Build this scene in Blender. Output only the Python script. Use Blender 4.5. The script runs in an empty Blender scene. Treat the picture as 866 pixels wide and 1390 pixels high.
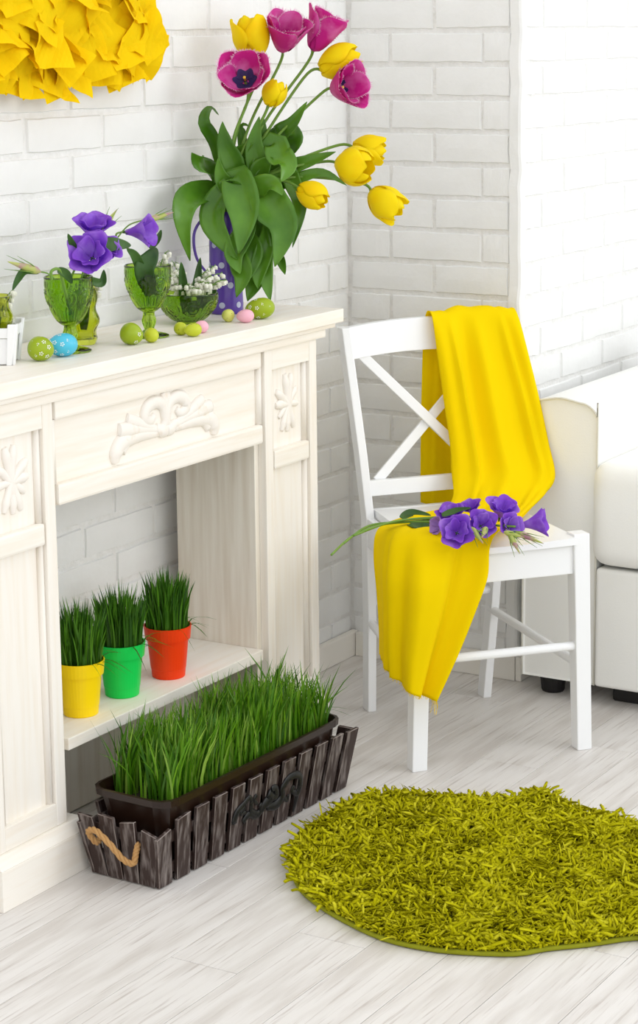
import bpy, bmesh, math, random
from mathutils import Vector, Matrix, Euler
random.seed(7)
R = math.radians
scene = bpy.context.scene
COL = scene.collection

# ------------------------------------------------------------------ camera
FPX, CXP, CYP = 2881.0, 433.0, 650.0          # focal length and optical centre in photo pixels
YAW, PITCH, ROLL = R(31.21), R(11.72), R(-0.62)
CAM = Vector((0, 0, 1.65))
_fh = Vector((math.cos(YAW), math.sin(YAW), 0))
_r = Vector((math.sin(YAW), -math.cos(YAW), 0))
FWD = _fh*math.cos(PITCH) + Vector((0, 0, -math.sin(PITCH)))
_u = _r.cross(FWD)
RIGHT = _r*math.cos(ROLL) + _u*math.sin(ROLL)
UP = -_r*math.sin(ROLL) + _u*math.cos(ROLL)
cd = bpy.data.cameras.new('camera'); cam = bpy.data.objects.new('camera', cd); COL.objects.link(cam)
cd.sensor_fit = 'HORIZONTAL'; cd.sensor_width = 36.0; cd.lens = FPX*36.0/866.0
cd.shift_y = -45.0/866.0; cd.clip_start = .05
m = Matrix((RIGHT, UP, -FWD)).transposed().to_4x4(); m.translation = CAM
cam.matrix_world = m
scene.camera = cam

# ------------------------------------------------------------------ light
scene.view_settings.view_transform = 'Standard'; scene.view_settings.look = 'None'
scene.view_settings.gamma = 1.0; scene.view_settings.use_curve_mapping = False
scene.view_settings.exposure = 0.0
world = bpy.data.worlds.new('daylight'); scene.world = world; world.use_nodes = True
bg = world.node_tree.nodes['Background']
bg.inputs[0].default_value = (0.985, 0.995, 1.0, 1); bg.inputs[1].default_value = 1.24
def area(name, loc, target, sx, sy, power, col):
    d = bpy.data.lights.new(name, 'AREA'); d.shape = 'RECTANGLE'; d.size = sx; d.size_y = sy; d.energy = power; d.color = col
    o = bpy.data.objects.new(name, d); COL.objects.link(o); o.location = loc
    o.rotation_euler = (Vector(target)-Vector(loc)).to_track_quat('-Z', 'Y').to_euler()
    return o
area('window_light', (5.3, -4.0, 3.0), (4.0, 2.4, .8), 3.0, 2.4, 98, (.93, .97, 1.0))
area('window_light_front', (1.4, -3.4, 2.8), (3.6, 2.6, .7), 2.4, 2.2, 9, (.97, .985, 1.0))

# ------------------------------------------------------------------ helpers
def W(px, py, x=None, y=None, z=None, d=None):
    """a point of the place that the photo shows at (px,py), on a given plane of the room"""
    v = FWD + RIGHT*((px-CXP)/FPX) - UP*((py-CYP)/FPX)
    if x is not None: t = (x-CAM.x)/v.x
    elif y is not None: t = (y-CAM.y)/v.y
    elif z is not None: t = (z-CAM.z)/v.z
    else: t = d
    return CAM + v*t
def lin(c):
    return tuple((v/255/12.92 if v/255 <= .04045 else ((v/255+.055)/1.055)**2.4) for v in c)

class MB:
    def __init__(s): s.v = []; s.f = []
    def add(s, vs, fs):
        n = len(s.v); s.v += [tuple(p) for p in vs]; s.f += [tuple(i+n for i in f) for f in fs]; return s
    def box(s, a, b, M=None):
        (x0, y0, z0), (x1, y1, z1) = a, b
        vs = [Vector(p) for p in ((x0,y0,z0),(x1,y0,z0),(x1,y1,z0),(x0,y1,z0),(x0,y0,z1),(x1,y0,z1),(x1,y1,z1),(x0,y1,z1))]
        if M: vs = [M @ p for p in vs]
        return s.add(vs, [(3,2,1,0),(4,5,6,7),(0,1,5,4),(1,2,6,5),(2,3,7,6),(3,0,4,7)])
    def hexa(s, bot, top):                       # four bottom and four top corners, both counter-clockwise from above
        return s.add(list(bot)+list(top), [(3,2,1,0),(4,5,6,7),(0,1,5,4),(1,2,6,5),(2,3,7,6),(3,0,4,7)])
    def bar(s, p, q, w, h, side=(0,0,1)):         # straight bar of section w (across) x h (along side)
        p, q = Vector(p), Vector(q); d = (q-p).normalized(); b = d.cross(Vector(side)).normalized(); c = b.cross(d)
        o = [(-1,-1),(1,-1),(1,1),(-1,1)]
        return s.add([e+b*(i*w/2)+c*(j*h/2) for e in (p, q) for i, j in o], [(3,2,1,0),(4,5,6,7),(0,1,5,4),(1,2,6,5),(2,3,7,6),(3,0,4,7)])
    def tube(s, path, rad, n=8, flat=None, cap=True):
        P = [Vector(p) for p in path]; m = len(P)
        if not hasattr(rad, '__len__'): rad = [rad]*m
        prev = None; vs = []; fs = []
        for i in range(m):
            t = (P[min(i+1, m-1)]-P[max(i-1, 0)]).normalized()
            if prev is None:
                a = Vector((0,0,1)) if abs(t.z) < .9 else Vector((1,0,0)); nb = t.cross(a).normalized()
            else:
                nb = prev - t*prev.dot(t)
                nb = nb.normalized() if nb.length > 1e-6 else t.orthogonal().normalized()
            prev = nb; nc = t.cross(nb)
            for k in range(n):
                a = 2*math.pi*k/n; off = (nb*math.cos(a)+nc*math.sin(a))*rad[i]
                if flat: off = off - flat[0]*(off.dot(flat[0])*(1-flat[1]))
                vs.append(P[i]+off)
        for i in range(m-1):
            for k in range(n):
                a, b = i*n+k, i*n+(k+1) % n
                fs.append((a, b, b+n, a+n))
        if cap: fs.append(tuple(range(n-1, -1, -1))); fs.append(tuple(range((m-1)*n, m*n)))
        return s.add(vs, fs)
    def lathe(s, prof, n=32, c=(0,0,0), disp=None):
        c = Vector(c); vs = []; fs = []
        for i, (r, z) in enumerate(prof):
            for k in range(n):
                a = 2*math.pi*k/n; rr = r + (disp(a, z, i) if disp else 0)
                vs.append(c+Vector((rr*math.cos(a), rr*math.sin(a), z)))
        for i in range(len(prof)-1):
            for k in range(n):
                a, b = i*n+k, i*n+(k+1) % n
                fs.append((a, b, b+n, a+n))
        if prof[0][0] > 1e-5: fs.append(tuple(range(n-1, -1, -1)))
        if prof[-1][0] > 1e-5: fs.append(tuple(range((len(prof)-1)*n, len(prof)*n)))
        return s.add(vs, fs)
    def grid(s, fn, nu, nv):
        vs = [fn(i/nu, j/nv) for i in range(nu+1) for j in range(nv+1)]; w = nv+1
        return s.add(vs, [(i*w+j, (i+1)*w+j, (i+1)*w+j+1, i*w+j+1) for i in range(nu) for j in range(nv)])
    def build(s, name, mat, parent=None, smooth=False, bevel=0, seg=1, subsurf=0, solid=0, weld=0, off=-1, edge=None, **tags):
        me = bpy.data.meshes.new(name); me.from_pydata(s.v, [], s.f)
        bm = bmesh.new(); bm.from_mesh(me)
        if weld: bmesh.ops.remove_doubles(bm, verts=bm.verts, dist=weld)
        if bevel: bmesh.ops.bevel(bm, geom=list(bm.edges), offset=bevel, segments=seg, affect='EDGES', profile=.6, material=1 if edge else -1)
        bmesh.ops.recalc_face_normals(bm, faces=bm.faces)
        bm.to_mesh(me); bm.free()
        if smooth: me.polygons.foreach_set('use_smooth', [True]*len(me.polygons))
        me.materials.append(M[mat])
        if edge: me.materials.append(M[edge])
        me.update()
        o = bpy.data.objects.new(name, me); COL.objects.link(o); o.parent = parent
        if solid:
            md = o.modifiers.new('thickness', 'SOLIDIFY'); md.thickness = solid; md.offset = off
        if subsurf:
            md = o.modifiers.new('smooth', 'SUBSURF'); md.levels = subsurf; md.render_levels = subsurf
        for k, v in tags.items(): o[k] = v
        return o
def tag(o, label, cat, group=None):
    o['label'] = label; o['category'] = cat
    if group: o['group'] = group
    return o
def thing(name, label, cat, loc=(0,0,0), rotz=0, group=None):
    o = bpy.data.objects.new(name, None); COL.objects.link(o); o.location = loc; o.rotation_euler = (0,0,rotz)
    o.empty_display_size = .05
    return tag(o, label, cat, group)
def copy_part(src, parent, loc=(0,0,0), rot=(0,0,0), sc=(1,1,1)):
    o = src.copy(); COL.objects.link(o); o.parent = parent; o.location = loc; o.rotation_euler = rot; o.scale = sc
    return o
def crom(P, t):                                   # Catmull-Rom through a list of vectors, t in 0..1
    n = len(P)-1; x = min(max(t, 0), 1)*n; i = min(int(x), n-1); f = x-i
    p0, p1, p2, p3 = P[max(i-1,0)], P[i], P[i+1], P[min(i+2,n)]
    return .5*((2*p1)+(p2-p0)*f+(2*p0-5*p1+4*p2-p3)*f*f+(3*p1-p0-3*p2+p3)*f*f*f)
def curve(P, n):
    P = [Vector(p) for p in P]; return [crom(P, i/n) for i in range(n+1)]

# ------------------------------------------------------------------ materials
M = {}
def mat(name, col, rough=.5, var=None, vscale=8, vstretch=(1,1,1), vlo=.35, vhi=.65, bump=0, bscale=60, bstretch=(1,1,1), trans=0, ior=1.45, coat=0, metal=0, sheen=0, sss=0, island=None, spec=.5, detail=4, transl=0, streak=None):
    mt = bpy.data.materials.new(name); mt.use_nodes = True; nt = mt.node_tree; p = nt.nodes['Principled BSDF']; N = nt.nodes.new; L = nt.links.new
    c = lin(col)+(1,)
    p.inputs['Base Color'].default_value = c; p.inputs['Roughness'].default_value = rough; p.inputs['Metallic'].default_value = metal
    p.inputs['Transmission Weight'].default_value = trans; p.inputs['IOR'].default_value = ior; p.inputs['Coat Weight'].default_value = coat
    p.inputs['Sheen Weight'].default_value = sheen; p.inputs['Specular IOR Level'].default_value = spec
    if sss: p.inputs['Subsurface Weight'].default_value = sss; p.inputs['Subsurface Radius'].default_value = (.02,.015,.01); p.inputs['Subsurface Scale'].default_value = .3
    tc = N('ShaderNodeTexCoord')
    def noise(scale, stretch, det):
        mp = N('ShaderNodeMapping'); mp.inputs['Scale'].default_value = stretch; L(tc.outputs['Object'], mp.inputs['Vector'])
        n = N('ShaderNodeTexNoise'); n.inputs['Scale'].default_value = scale; n.inputs['Detail'].default_value = det; L(mp.outputs[0], n.inputs['Vector'])
        return n.outputs['Fac']
    out = None
    if var:
        rp = N('ShaderNodeValToRGB'); e = rp.color_ramp.elements
        e[0].position = vlo; e[1].position = vhi; e[0].color = c; e[1].color = lin(var)+(1,)
        L(noise(vscale, vstretch, detail), rp.inputs[0]); out = rp.outputs[0]
    if streak:
        sc_, ss_, st_, lo_, hi_ = streak; r3 = N('ShaderNodeMapRange'); r3.inputs[1].default_value = lo_; r3.inputs[2].default_value = hi_; L(noise(ss_, st_, 6), r3.inputs[0])
        mx3 = N('ShaderNodeMix'); mx3.data_type = 'RGBA'; L(r3.outputs[0], mx3.inputs[0]); L(out, mx3.inputs[6]); mx3.inputs[7].default_value = lin(sc_)+(1,); out = mx3.outputs[2]
    if island:
        g = N('ShaderNodeNewGeometry'); r2 = N('ShaderNodeValToRGB'); el = r2.color_ramp.elements
        cs = [lin(q)+(1,) for q in island]
        el[0].color = cs[0]; el[1].color = cs[-1]
        for k, q in enumerate(cs[1:-1]):
            ne = el.new((k+1)/(len(cs)-1)); ne.color = q
        L(g.outputs['Random Per Island'], r2.inputs[0]); out = r2.outputs[0]
    if out is not None: L(out, p.inputs['Base Color'])
    if bump:
        b = N('ShaderNodeBump'); b.inputs['Strength'].default_value = bump; b.inputs['Distance'].default_value = .004
        L(noise(bscale, bstretch, 5), b.inputs['Height']); L(b.outputs[0], p.inputs['Normal'])
    if transl:
        tr = N('ShaderNodeBsdfTranslucent'); tr.inputs[0].default_value = c
        if out is not None: L(out, tr.inputs[0])
        mx = N('ShaderNodeMixShader'); mx.inputs[0].default_value = transl
        L(p.outputs[0], mx.inputs[1]); L(tr.outputs[0], mx.inputs[2]); L(mx.outputs[0], nt.nodes['Material Output'].inputs[0])
    M[name] = mt; return mt

mat('brick_paint', (240,240,239), .55, bump=.35, bscale=45, var=(233,233,231), vscale=6)
mat('mortar_paint', (238,237,235), .7, bump=.9, bscale=110, var=(230,229,226), vscale=40)
mat('baseboard', (238,234,226), .5)
mat('plank', (207,201,195), .42, var=(226,222,218), vscale=3, vstretch=(1.0,9,9), vlo=.32, vhi=.55, bump=.10, bscale=10, bstretch=(1.5,40,40), detail=8, streak=((170,158,150),4,(1.3,38,38),.56,.80))
mat('floor_base', (160,152,146), .7, var=(190,184,178), vscale=6)
mat('pine', (244,239,230), .5, var=(239,230,216), vscale=4, vstretch=(1.2,16,16), vlo=.42, vhi=.75, bump=.08, bscale=12, bstretch=(1,22,22), detail=5)
mat('pine_up', (244,239,231), .5, var=(238,229,215), vscale=4, vstretch=(16,16,1.0), vlo=.42, vhi=.78, bump=.08, bscale=12, bstretch=(22,22,1), detail=5)
mat('pine_raw', (240,234,222), .6, var=(224,214,198), vscale=4, vstretch=(12,14,.9), vlo=.35, vhi=.7, bump=.08, bscale=10, bstretch=(20,20,1), detail=5)
mat('carving', (242,236,228), .5, var=(225,205,180), vscale=30, vlo=.6, vhi=.85)
mat('white_lacquer', (242,243,244), .3, coat=.15)
mat('leather', (245,245,241), .42, bump=.12, bscale=220)
mat('stitch', (222,219,208), .7)
mat('black_plastic', (20,18,18), .5)
mat('scarf', (255,228,0), .85, spec=.12, transl=.30)
mat('dark_wood', (50,34,29), .6, var=(160,150,145), vscale=90, vstretch=(1,1,.12), vlo=.48, vhi=.88, bump=.4, bscale=30, bstretch=(1,1,.2), detail=8)
mat('wood_edge', (96,82,76), .65, var=(146,136,130), vscale=30)
mat('iron', (16,16,17), .45)
mat('rope', (190,146,92), .85, bump=.6, bscale=300)
mat('trough_plastic', (36,21,14), .32)
mat('soil', (40,32,22), .95, bump=1, bscale=150)
GR = [(48,94,8),(82,138,16),(120,172,34),(58,108,10),(164,202,80)]
mat('grass', (70,130,30), .45, island=GR, transl=.35)
mat('grass_pot', (50,110,25), .45, island=[(36,80,8),(58,108,14),(88,142,28),(42,90,10)], transl=.25)
mat('pot_yellow', (255,218,8), .4, spec=.3); mat('pot_green', (24,206,84), .4, spec=.3); mat('pot_red', (240,62,8), .4, spec=.3)
mat('rug_pile', (150,150,20), .9, island=[(172,168,6),(200,194,14),(214,208,30),(186,180,8),(228,222,54)], transl=.2, spec=.1)
mat('rug_back_shaded', (92,94,8), .95); mat('rug_binding', (140,142,16), .9)  # backing colour darkened to paint shade into the gaps between tufts
mat('crepe', (255,215,10), .8, island=[(255,222,4),(255,230,14),(255,214,2)], transl=.40, bump=.15, bscale=90, spec=.15)
mat('canvas', (236,190,20), .8)
mat('glass_green', (176,214,60), .05, trans=1.0, ior=1.4)
mat('glass_lime', (220,228,84), .04, trans=1.0, ior=1.35)
mat('jug_purple', (96,66,168), .28, coat=.3); mat('jug_dot', (196,198,226), .35)
mat('tulip_yellow', (255,236,16), .5, var=(255,220,0), vscale=14, vlo=.5, vhi=.85, transl=.4, spec=.2)
mat('tulip_pink', (214,40,150), .5, var=(238,140,208), vscale=18, vlo=.48, vhi=.78, transl=.35, spec=.2)
mat('tulip_core', (54,40,96), .6); mat('pollen', (236,196,70), .8); mat('tulip_rim', (240,190,222), .5, transl=.3)
mat('stem', (104,142,48), .45); mat('tulip_leaf', (66,114,20), .30, var=(98,148,40), vscale=9, vstretch=(1,1,1), transl=.15, bump=.06, bscale=40)
mat('leaf_dark', (40,78,22), .4, var=(70,112,44), vscale=14, transl=.2)
mat('lisianthus', (160,94,226), .5, var=(200,156,244), vscale=28, vlo=.45, vhi=.75, transl=.4, spec=.2)
mat('lisianthus_pale', (176,136,208), .5, transl=.3)
mat('bud', (190,200,110), .5, var=(190,140,160), vscale=30, vlo=.5, vhi=.65, transl=.2)
mat('bell', (246,246,232), .5, transl=.25)
mat('egg_green', (150,172,20), .35); mat('egg_lime', (190,200,40), .4); mat('egg_blue', (76,190,220), .35); mat('egg_pink', (240,180,196), .4); mat('egg_pale', (214,216,110), .4)
mat('egg_print', (250,250,246), .5); mat('speck', (90,86,30), .6)

# ------------------------------------------------------------------ the room
YA, XB, YC = 2.83, 4.835, 2.33
def struct(o): o['kind'] = 'structure'; return o
fl = struct(MB().box((-1.5,-4,-.06), (8.5,3.1,-.012)).build('floor', 'floor_base'))
PW, PL = .146, 1.26
pm = MB().box((0,0,-.012), (PL-.0015,PW-.0012,0)).build('plank', 'plank', fl, bevel=.0006)
first = True
for r in range(28):
    y = 2.86-(r+1)*PW; off = [0,.42,.84,.2,.63,1.05][r % 6]
    for k in range(7):
        x = -.6+off+(k-1)*PL
        if first: o = pm; first = False
        else: o = copy_part(pm, fl)
        # flip some planks end for end, so that the grain differs from board to board
        if random.random() < .5: o.location = (x, y, 0)
        else: o.location = (x+PL-.0015, y+PW-.0012, 0); o.rotation_euler = (0,0,math.pi)
wl = struct(MB().box((2.0,YA+.0045,-.02), (XB+.3,YA+.2,2.5)).build('wall_left', 'mortar_paint'))
wb = struct(MB().box((XB+.0045,YC+.02,-.02), (XB+.2,YA+.0055,2.5)).build('wall_back', 'mortar_paint'))
wr = struct(MB().box((XB+.012,YC+.0045,-.02), (7.6,YC+.0199,2.5)).build('wall_right', 'mortar_paint'))
BL = .268; protos = []
def brick_mesh(k):
    rnd = random.Random(k); b = bmesh.new()
    nx, nz = 6, 2; L_, H_ = BL-.011, .0835-.011
    MBk = MB()
    def front(i, j):
        x = -L_/2+L_*i/nx; z = -H_/2+H_*j/nz
        return x, z
    idx = {}; vs = []; fs = []
    for i in range(nx+1):
        for j in range(nz+1):
            edge = i in (0,nx) or j in (0,nz)
            x, z = front(i, j)
            idx[i,j] = len(vs); vs.append((x+rnd.uniform(-.002,.002)-(.003 if i == nx else -.003 if i == 0 else 0), -.0008*(not edge)+rnd.uniform(-.0008,.0008), z+rnd.uniform(-.0016,.0016)-(.003 if j == nz else -.003 if j == 0 else 0)))
    for i in range(nx):
        for j in range(nz): fs.append((idx[i,j], idx[i+1,j], idx[i+1,j+1], idx[i,j+1]))
    ring = [(i,0) for i in range(nx)]+[(nx,j) for j in range(nz)]+[(i,nz) for i in range(nx,0,-1)]+[(0,j) for j in range(nz,0,-1)]
    n0 = len(vs)
    for i, j in ring:
        x, y, z = vs[idx[i,j]]; vs.append((x+(.0035 if i == nx else -.0035 if i == 0 else 0),   .007, z+(.0035 if j == nz else -.0035 if j == 0 else 0)))
    m_ = len(ring)
    for q in range(m_):
        a, c = idx[ring[q]], idx[ring[(q+1) % m_]]; fs.append((a, n0+q, n0+(q+1) % m_, c))
    MBk.add(vs, fs); return MBk
ZK = [.998+.0835*k for k in range(18)]; ZK = [.998-.0805*k for k in range(12,0,-1)]+ZK     # course lines
cnt = [0]
def lay(wall, rot, place, u0, u1, joint0, joint1):
    mine = [brick_mesh(100+k+cnt[0]*10).build('brick', 'brick_paint', wall, smooth=False) for k in range(6)]; used = set(); cnt[0] += 1
    for r in range(len(ZK)-1):
        z0, z1 = ZK[r], ZK[r+1]
        j0 = joint0 if (r-12) % 2 == 1 else joint1
        j = j0
        while j > u0: j -= BL
        while j < u1-.03:
            a, c = max(j, u0), min(j+BL, u1)
            if c-a > .03:
                v = random.randrange(6); src = mine[v]
                if v in used: o = copy_part(src, wall)
                else: o = src; used.add(v)
                o.location = place((a+c)/2, (z0+z1)/2); o.rotation_euler = (0, random.uniform(-.004,.004), rot); o.scale = ((c-a)/BL, 1, (z1-z0)/.0835)
            j += BL
    for k in range(6):
        if k not in used: bpy.data.objects.remove(mine[k])
lay(wl, 0, lambda u, z: (u, YA+random.uniform(-.001,.001), z), 2.3, XB-.004, 3.507, 3.66)
lay(wb, -math.pi/2, lambda u, z: (XB+random.uniform(-.001,.001), -u, z), -YA+.004, -YC-.03, -2.705, -2.576)
lay(wr, 0, lambda u, z: (u, YC+random.uniform(-.001,.001), z), XB+.004, 7.2, 5.089, 4.955)
# the plastered arris where the back and the right wall meet
tb = MB()
n = 60
for i in range(n+1):
    w = random.uniform(-.002,.002); z = -.01+2.5*i/n
    for dx, dy in ((-.003,.03),(-.003,.006),(.0,.0),(.006,-.003),(.02,-.003),(.02,.03)):
        tb.v.append((XB+dx+w*.6, YC+dy-w, z))
for i in range(n):
    for k in range(6): tb.f.append((i*6+k, i*6+(k+1) % 6, i*6+6+(k+1) % 6, i*6+6+k))
struct(tb.build('trim_1', 'brick_paint'))
struct(MB().box((4.205,YA-.022,0), (XB-.001,YA-.002,.069)).build('baseboard_left', 'baseboard', bevel=.004, seg=2))
struct(MB().box((XB-.022,YC-.004,0), (XB-.002,YA-.024,.066)).build('baseboard_back', 'baseboard', bevel=.004, seg=2))
struct(MB().box((XB-.02,YC-.022,0), (7.2,YC-.005,.066)).build('baseboard_right', 'baseboard', bevel=.004, seg=2))

# ------------------------------------------------------------------ fireplace surround
fp = thing('fireplace_surround', 'whitewashed pine mantelpiece with carved ornaments against the brick wall', 'mantelpiece', (3.59,2.7,0))
FO = Vector((3.59,2.7,0))
def fbox(name, a, b, mt, parent=fp, bevel=.003, **k):
    return MB().box(Vector(a)-FO, Vector(b)-FO).build(name, mt, parent, bevel=bevel, seg=2, **k)
YF = 2.545; YBK = 2.782
XL0, XL1, XR0, XR1 = 2.98, 3.205, 3.97, 4.195
fbox('mantel_top', (2.91,2.513,.999), (4.268,2.826,1.03), 'pine', bevel=.002)
fbox('cornice', (2.925,2.524,.987), (4.25,2.80,.999), 'pine', bevel=.004)
fbox('cornice', (2.945,2.536,.966), (4.225,2.79,.987), 'pine', bevel=.004)
zp = .107
fbox('plinth', (2.97,2.522,0), (3.25,2.80,.083), 'pine', bevel=.002)
fbox('plinth', (3.925,2.522,0), (4.200,2.80,.083), 'pine', bevel=.002)
for x0, x1 in ((2.97,3.25),(3.925,4.200)):
    a, b = Vector((x0,2.522,.083))-FO, Vector((x1,2.80,.083))-FO
    MB().hexa([(a.x,a.y,.083),(b.x,a.y,.083),(b.x,b.y,.083),(a.x,b.y,.083)], [(a.x+.004,a.y+.016,zp),(b.x-.004,a.y+.016,zp),(b.x-.004,b.y,zp),(a.x+.004,b.y,zp)]).build('plinth_cap', 'pine', fp, bevel=.0015)
def pilaster(x0, x1):
    core = fbox('pilaster', (x0,YF+.016,zp), (x1,YBK,.966), 'pine_up')
    def sub(nm, a, b, bv=.002): fbox(nm, a, b, 'pine_up', core, bv)
    sub('stile', (x0,YF,zp), (x0+.032,YF+.018,.966)); sub('stile', (x1-.032,YF,zp), (x1,YF+.018,.966))
    w0, w1 = x0+.032, x1-.032
    for nm, z0, z1 in (('rail',.918,.966),('rail',zp,.155)): fbox(nm, (w0,YF+.0005,z0), (w1,YF+.018,z1), 'pine', core, .002)
    fbox('rail', (w0+.004,YF-.001,.688), (w1-.004,YF+.018,.732), 'pine', core, .006)
    for z0, z1 in ((.155,.688),(.732,.918)):             # quarter-round beads beside the panels
        for xx in (w0+.0075, w1-.0075):
            MB().tube([Vector((xx,YF+.0135,z0))-FO, Vector((xx,YF+.0135,z1))-FO], .0075, 10).build('bead', 'pine_up', core, smooth=True)
    return core
pilaster(XL0, XL1); pilaster(XR0, XR1)
fr = fbox('frieze_board', (XL1+.001,YF+.016,.757), (XR0-.001,YF+.05,.966), 'pine', bevel=.001)
fbox('rail', (XL1+.010,YF+.001,.928), (XR0-.010,YF+.018,.966), 'pine', fr, .005)
fbox('rail', (XL1+.010,YF-.001,.757), (XR0-.010,YF+.018,.800), 'pine', fr, .006)
for xx in (XL1+.009, XR0-.009):
    MB().tube([Vector((xx,YF+.0135,.80))-FO, Vector((xx,YF+.0135,.928))-FO], .0085, 10).build('bead', 'pine_up', fr, smooth=True)
fbox('side_board', (XR0-.018,YF+.02,.003), (XR0-.0005,YBK,.757), 'pine_raw', bevel=.001)
fbox('side_board', (XL1+.0005,YF+.02,.003), (XL1+.018,YBK,.757), 'pine_raw', bevel=.001)
fbox('niche_shelf', (XL1+.0185,YF+.004,.250), (XR0-.0185,YBK+.02,.275), 'pine', bevel=.002)
fbox('rear_board', (XL1+.0185,YBK-.04,.004), (XR0-.0185,YBK-.025,.249), 'pine_raw', bevel=.001)
# carved relief: strokes traced on the frieze, mirrored about its middle
YN = Vector((0,-1,0))
def strokes(name, S, ctr, parent, mirror=False, depth=.6, yp=YF+.016, sub=fp):
    mb = MB()
    for pts, rad in S:
        for sg in ((1,-1) if mirror else (1,)):
            P = [Vector((ctr.x+sg*(p[0]), yp-.001, ctr.z+p[1])) for p in pts]
            C_ = curve(P, 22); n_ = len(rad)-1
            rr = [ (lambda x: rad[min(int(x), n_-1)]*(1-(x-min(int(x), n_-1)))+rad[min(int(x), n_-1)+1]*(x-min(int(x), n_-1)))(i/22*n_) for i in range(23)]
            mb.tube([c-FO for c in C_], rr, 10, flat=(YN, depth))
    return mb.build(name, 'carving', parent, smooth=True)
c0 = W(222,552,y=YF+.016); cc = Vector((c0.x+.004,0,c0.z-.004))
def z6(x, y):  # a point of the frieze ornament
    p = W(140+x/5.41, 510+y/5.41, y=YF+.016); return (p.x-cc.x, p.z-cc.z)
S = []
S.append(([z6(400,420), z6(250,440), z6(130,490), z6(85,570), z6(85,640)], (.006,.012,.016,.016,.009)))
S.append(([z6(400,415), z6(280,430), z6(180,470), z6(130,560)], (.004,.009,.012,.010)))
S.append(([z6(420,400), z6(300,395), z6(180,400), z6(105,405)], (.006,.010,.015,.013)))
S.append(([z6(400,390), z6(300,370), z6(220,340), z6(165,315)], (.005,.010,.013,.010)))
S.append(([z6(430,395), z6(452,320), z6(430,215), z6(370,195), z6(310,240), z6(300,315), z6(345,330), z6(372,285)], (.008,.012,.012,.012,.013,.012,.009,.006)))
S.append(([z6(455,390), z6(456,280), z6(446,180), z6(432,120)], (.009,.010,.011,.007)))
S.append(([z6(455,395), z6(420,400), z6(380,380)], (.012,.013,.008)))
S = [(p, tuple(r_*1.25 for r_ in rr)) for p, rr in S]
strokes('carved_scroll', S, cc, fr, mirror=True, depth=.6)
def leafy(xc, mir):
    q = []
    for dx, dz, r_ in ((-.012,.072,.012),(.016,.070,.012),(-.050,.036,.012),(-.052,.004,.012),(-.028,-.058,.011),(-.004,-.062,.011),(.024,-.056,.011),(-.040,-.026,.009),(.040,.034,.010),(.044,-.004,.009)):
        q.append(([(0,0), (dx*.55,dz*.55+.002), (dx,dz)], (.010,r_*.85,r_,r_*.55)))
    if mir: q = [([(-a,b) for a, b in p], r_) for p, r_ in q]
    strokes('carved_leaf', q, Vector((xc,0,.826)), fp, depth=.7)
leafy((XR0+XR1)/2+.006, False); leafy((XL0+XL1)/2-.004, True)

# ------------------------------------------------------------------ sofa
SX = W(806,930,z=.05).x; sy1 = W(806,930,z=.05).y; sy0 = W(713,912,z=.05).y
sf = thing('sofa', 'white leather sofa with wide padded arms beside the right wall', 'sofa', (SX+.4,1.5,0))
SO = Vector((SX+.4,1.5,0))
def sbox(name, a, b, mt='leather', bevel=.02, seg=4, parent=sf): return MB().box(Vector(a)-SO, Vector(b)-SO).build(name, mt, parent, bevel=bevel, seg=seg, smooth=True)
atop = W(765,545,x=SX).z
def arm(y0, y1):
    mb = MB(); n_ = 14
    prof = [(y0,.05),(y0,atop-.05)]+[(y0+.05-.05*math.cos(a*math.pi/12), atop-.045+.045*math.sin(a*math.pi/12)) for a in range(1,7)]
    prof += [((y0+y1)/2, atop+.008)]+[(y1-.05+.05*math.sin(a*math.pi/12), atop-.045+.045*math.cos(a*math.pi/12)) for a in range(0,7)]+[(y1,.05)]
    k = len(prof); xs = [SX+.006,SX,SX,SX+.9,SX+.95]
    ins = [.012,.004,0,0,.03]
    cy_, cz_ = (y0+y1)/2, .4
    for x, i_ in zip(xs, ins):
        for y, z in prof: mb.v.append(Vector((x, y+(cy_-y)*i_*4, z+(cz_-z)*i_*.8))-SO)
    for i in range(len(xs)-1):
        for j in range(k): mb.f.append((i*k+j, i*k+(j+1) % k, (i+1)*k+(j+1) % k, (i+1)*k+j))
    mb.f.append(tuple(range(k-1,-1,-1))); mb.f.append(tuple(range((len(xs)-1)*k, len(xs)*k)))
    o = mb.build('arm', 'leather', sf, smooth=True)
    md = o.modifiers.new('edges', 'EDGE_SPLIT'); md.split_angle = R(50)
    seam = [Vector((SX-.001, y, z))-SO for y, z in prof]
    MB().tube(curve(seam, 60), .0028, 6).build('piping', 'stitch', o, smooth=True)
    return o
arm(sy1, sy0); arm(.62, .62+sy0-sy1)
yl, yr = sy1-.004, .62+sy0-sy1+.004
sbox('seat_base', (SX-.012,yr,.05), (SX+.85,yl,W(830,775,x=SX).z+.005), bevel=.012)
for a, b in ((yl, (yl+yr)/2+.002), ((yl+yr)/2-.002, yr)):
    z0, z1 = W(830,772,x=SX).z, W(866,630,x=SX).z
    sbox('seat_cushion', (SX-.035,b,z0+.006), (SX+.62,a+(.012 if a == yl else 0),z1), bevel=.055, seg=6)
    sbox('back_cushion', (SX+.6,b,z1-.03), (SX+.83,a,atop+.16), bevel=.06, seg=6)
sbox('back_frame', (SX+.80,yr,.05), (SX+.94,yl,atop+.02), bevel=.03)
for x in (SX+.06, SX+.82):
    for y in (sy0-.06, .70): MB().lathe([(.028,0),(.03,.004),(.036,.052)], 16, Vector((x,y,0))-SO).build('foot', 'black_plastic', sf, smooth=False)
for y in (sy1-.07,): MB().box(Vector((SX+.05,y-.04,0))-SO, Vector((SX+.13,y+.04,.052))-SO).build('foot', 'black_plastic', sf, bevel=.004)

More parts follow.
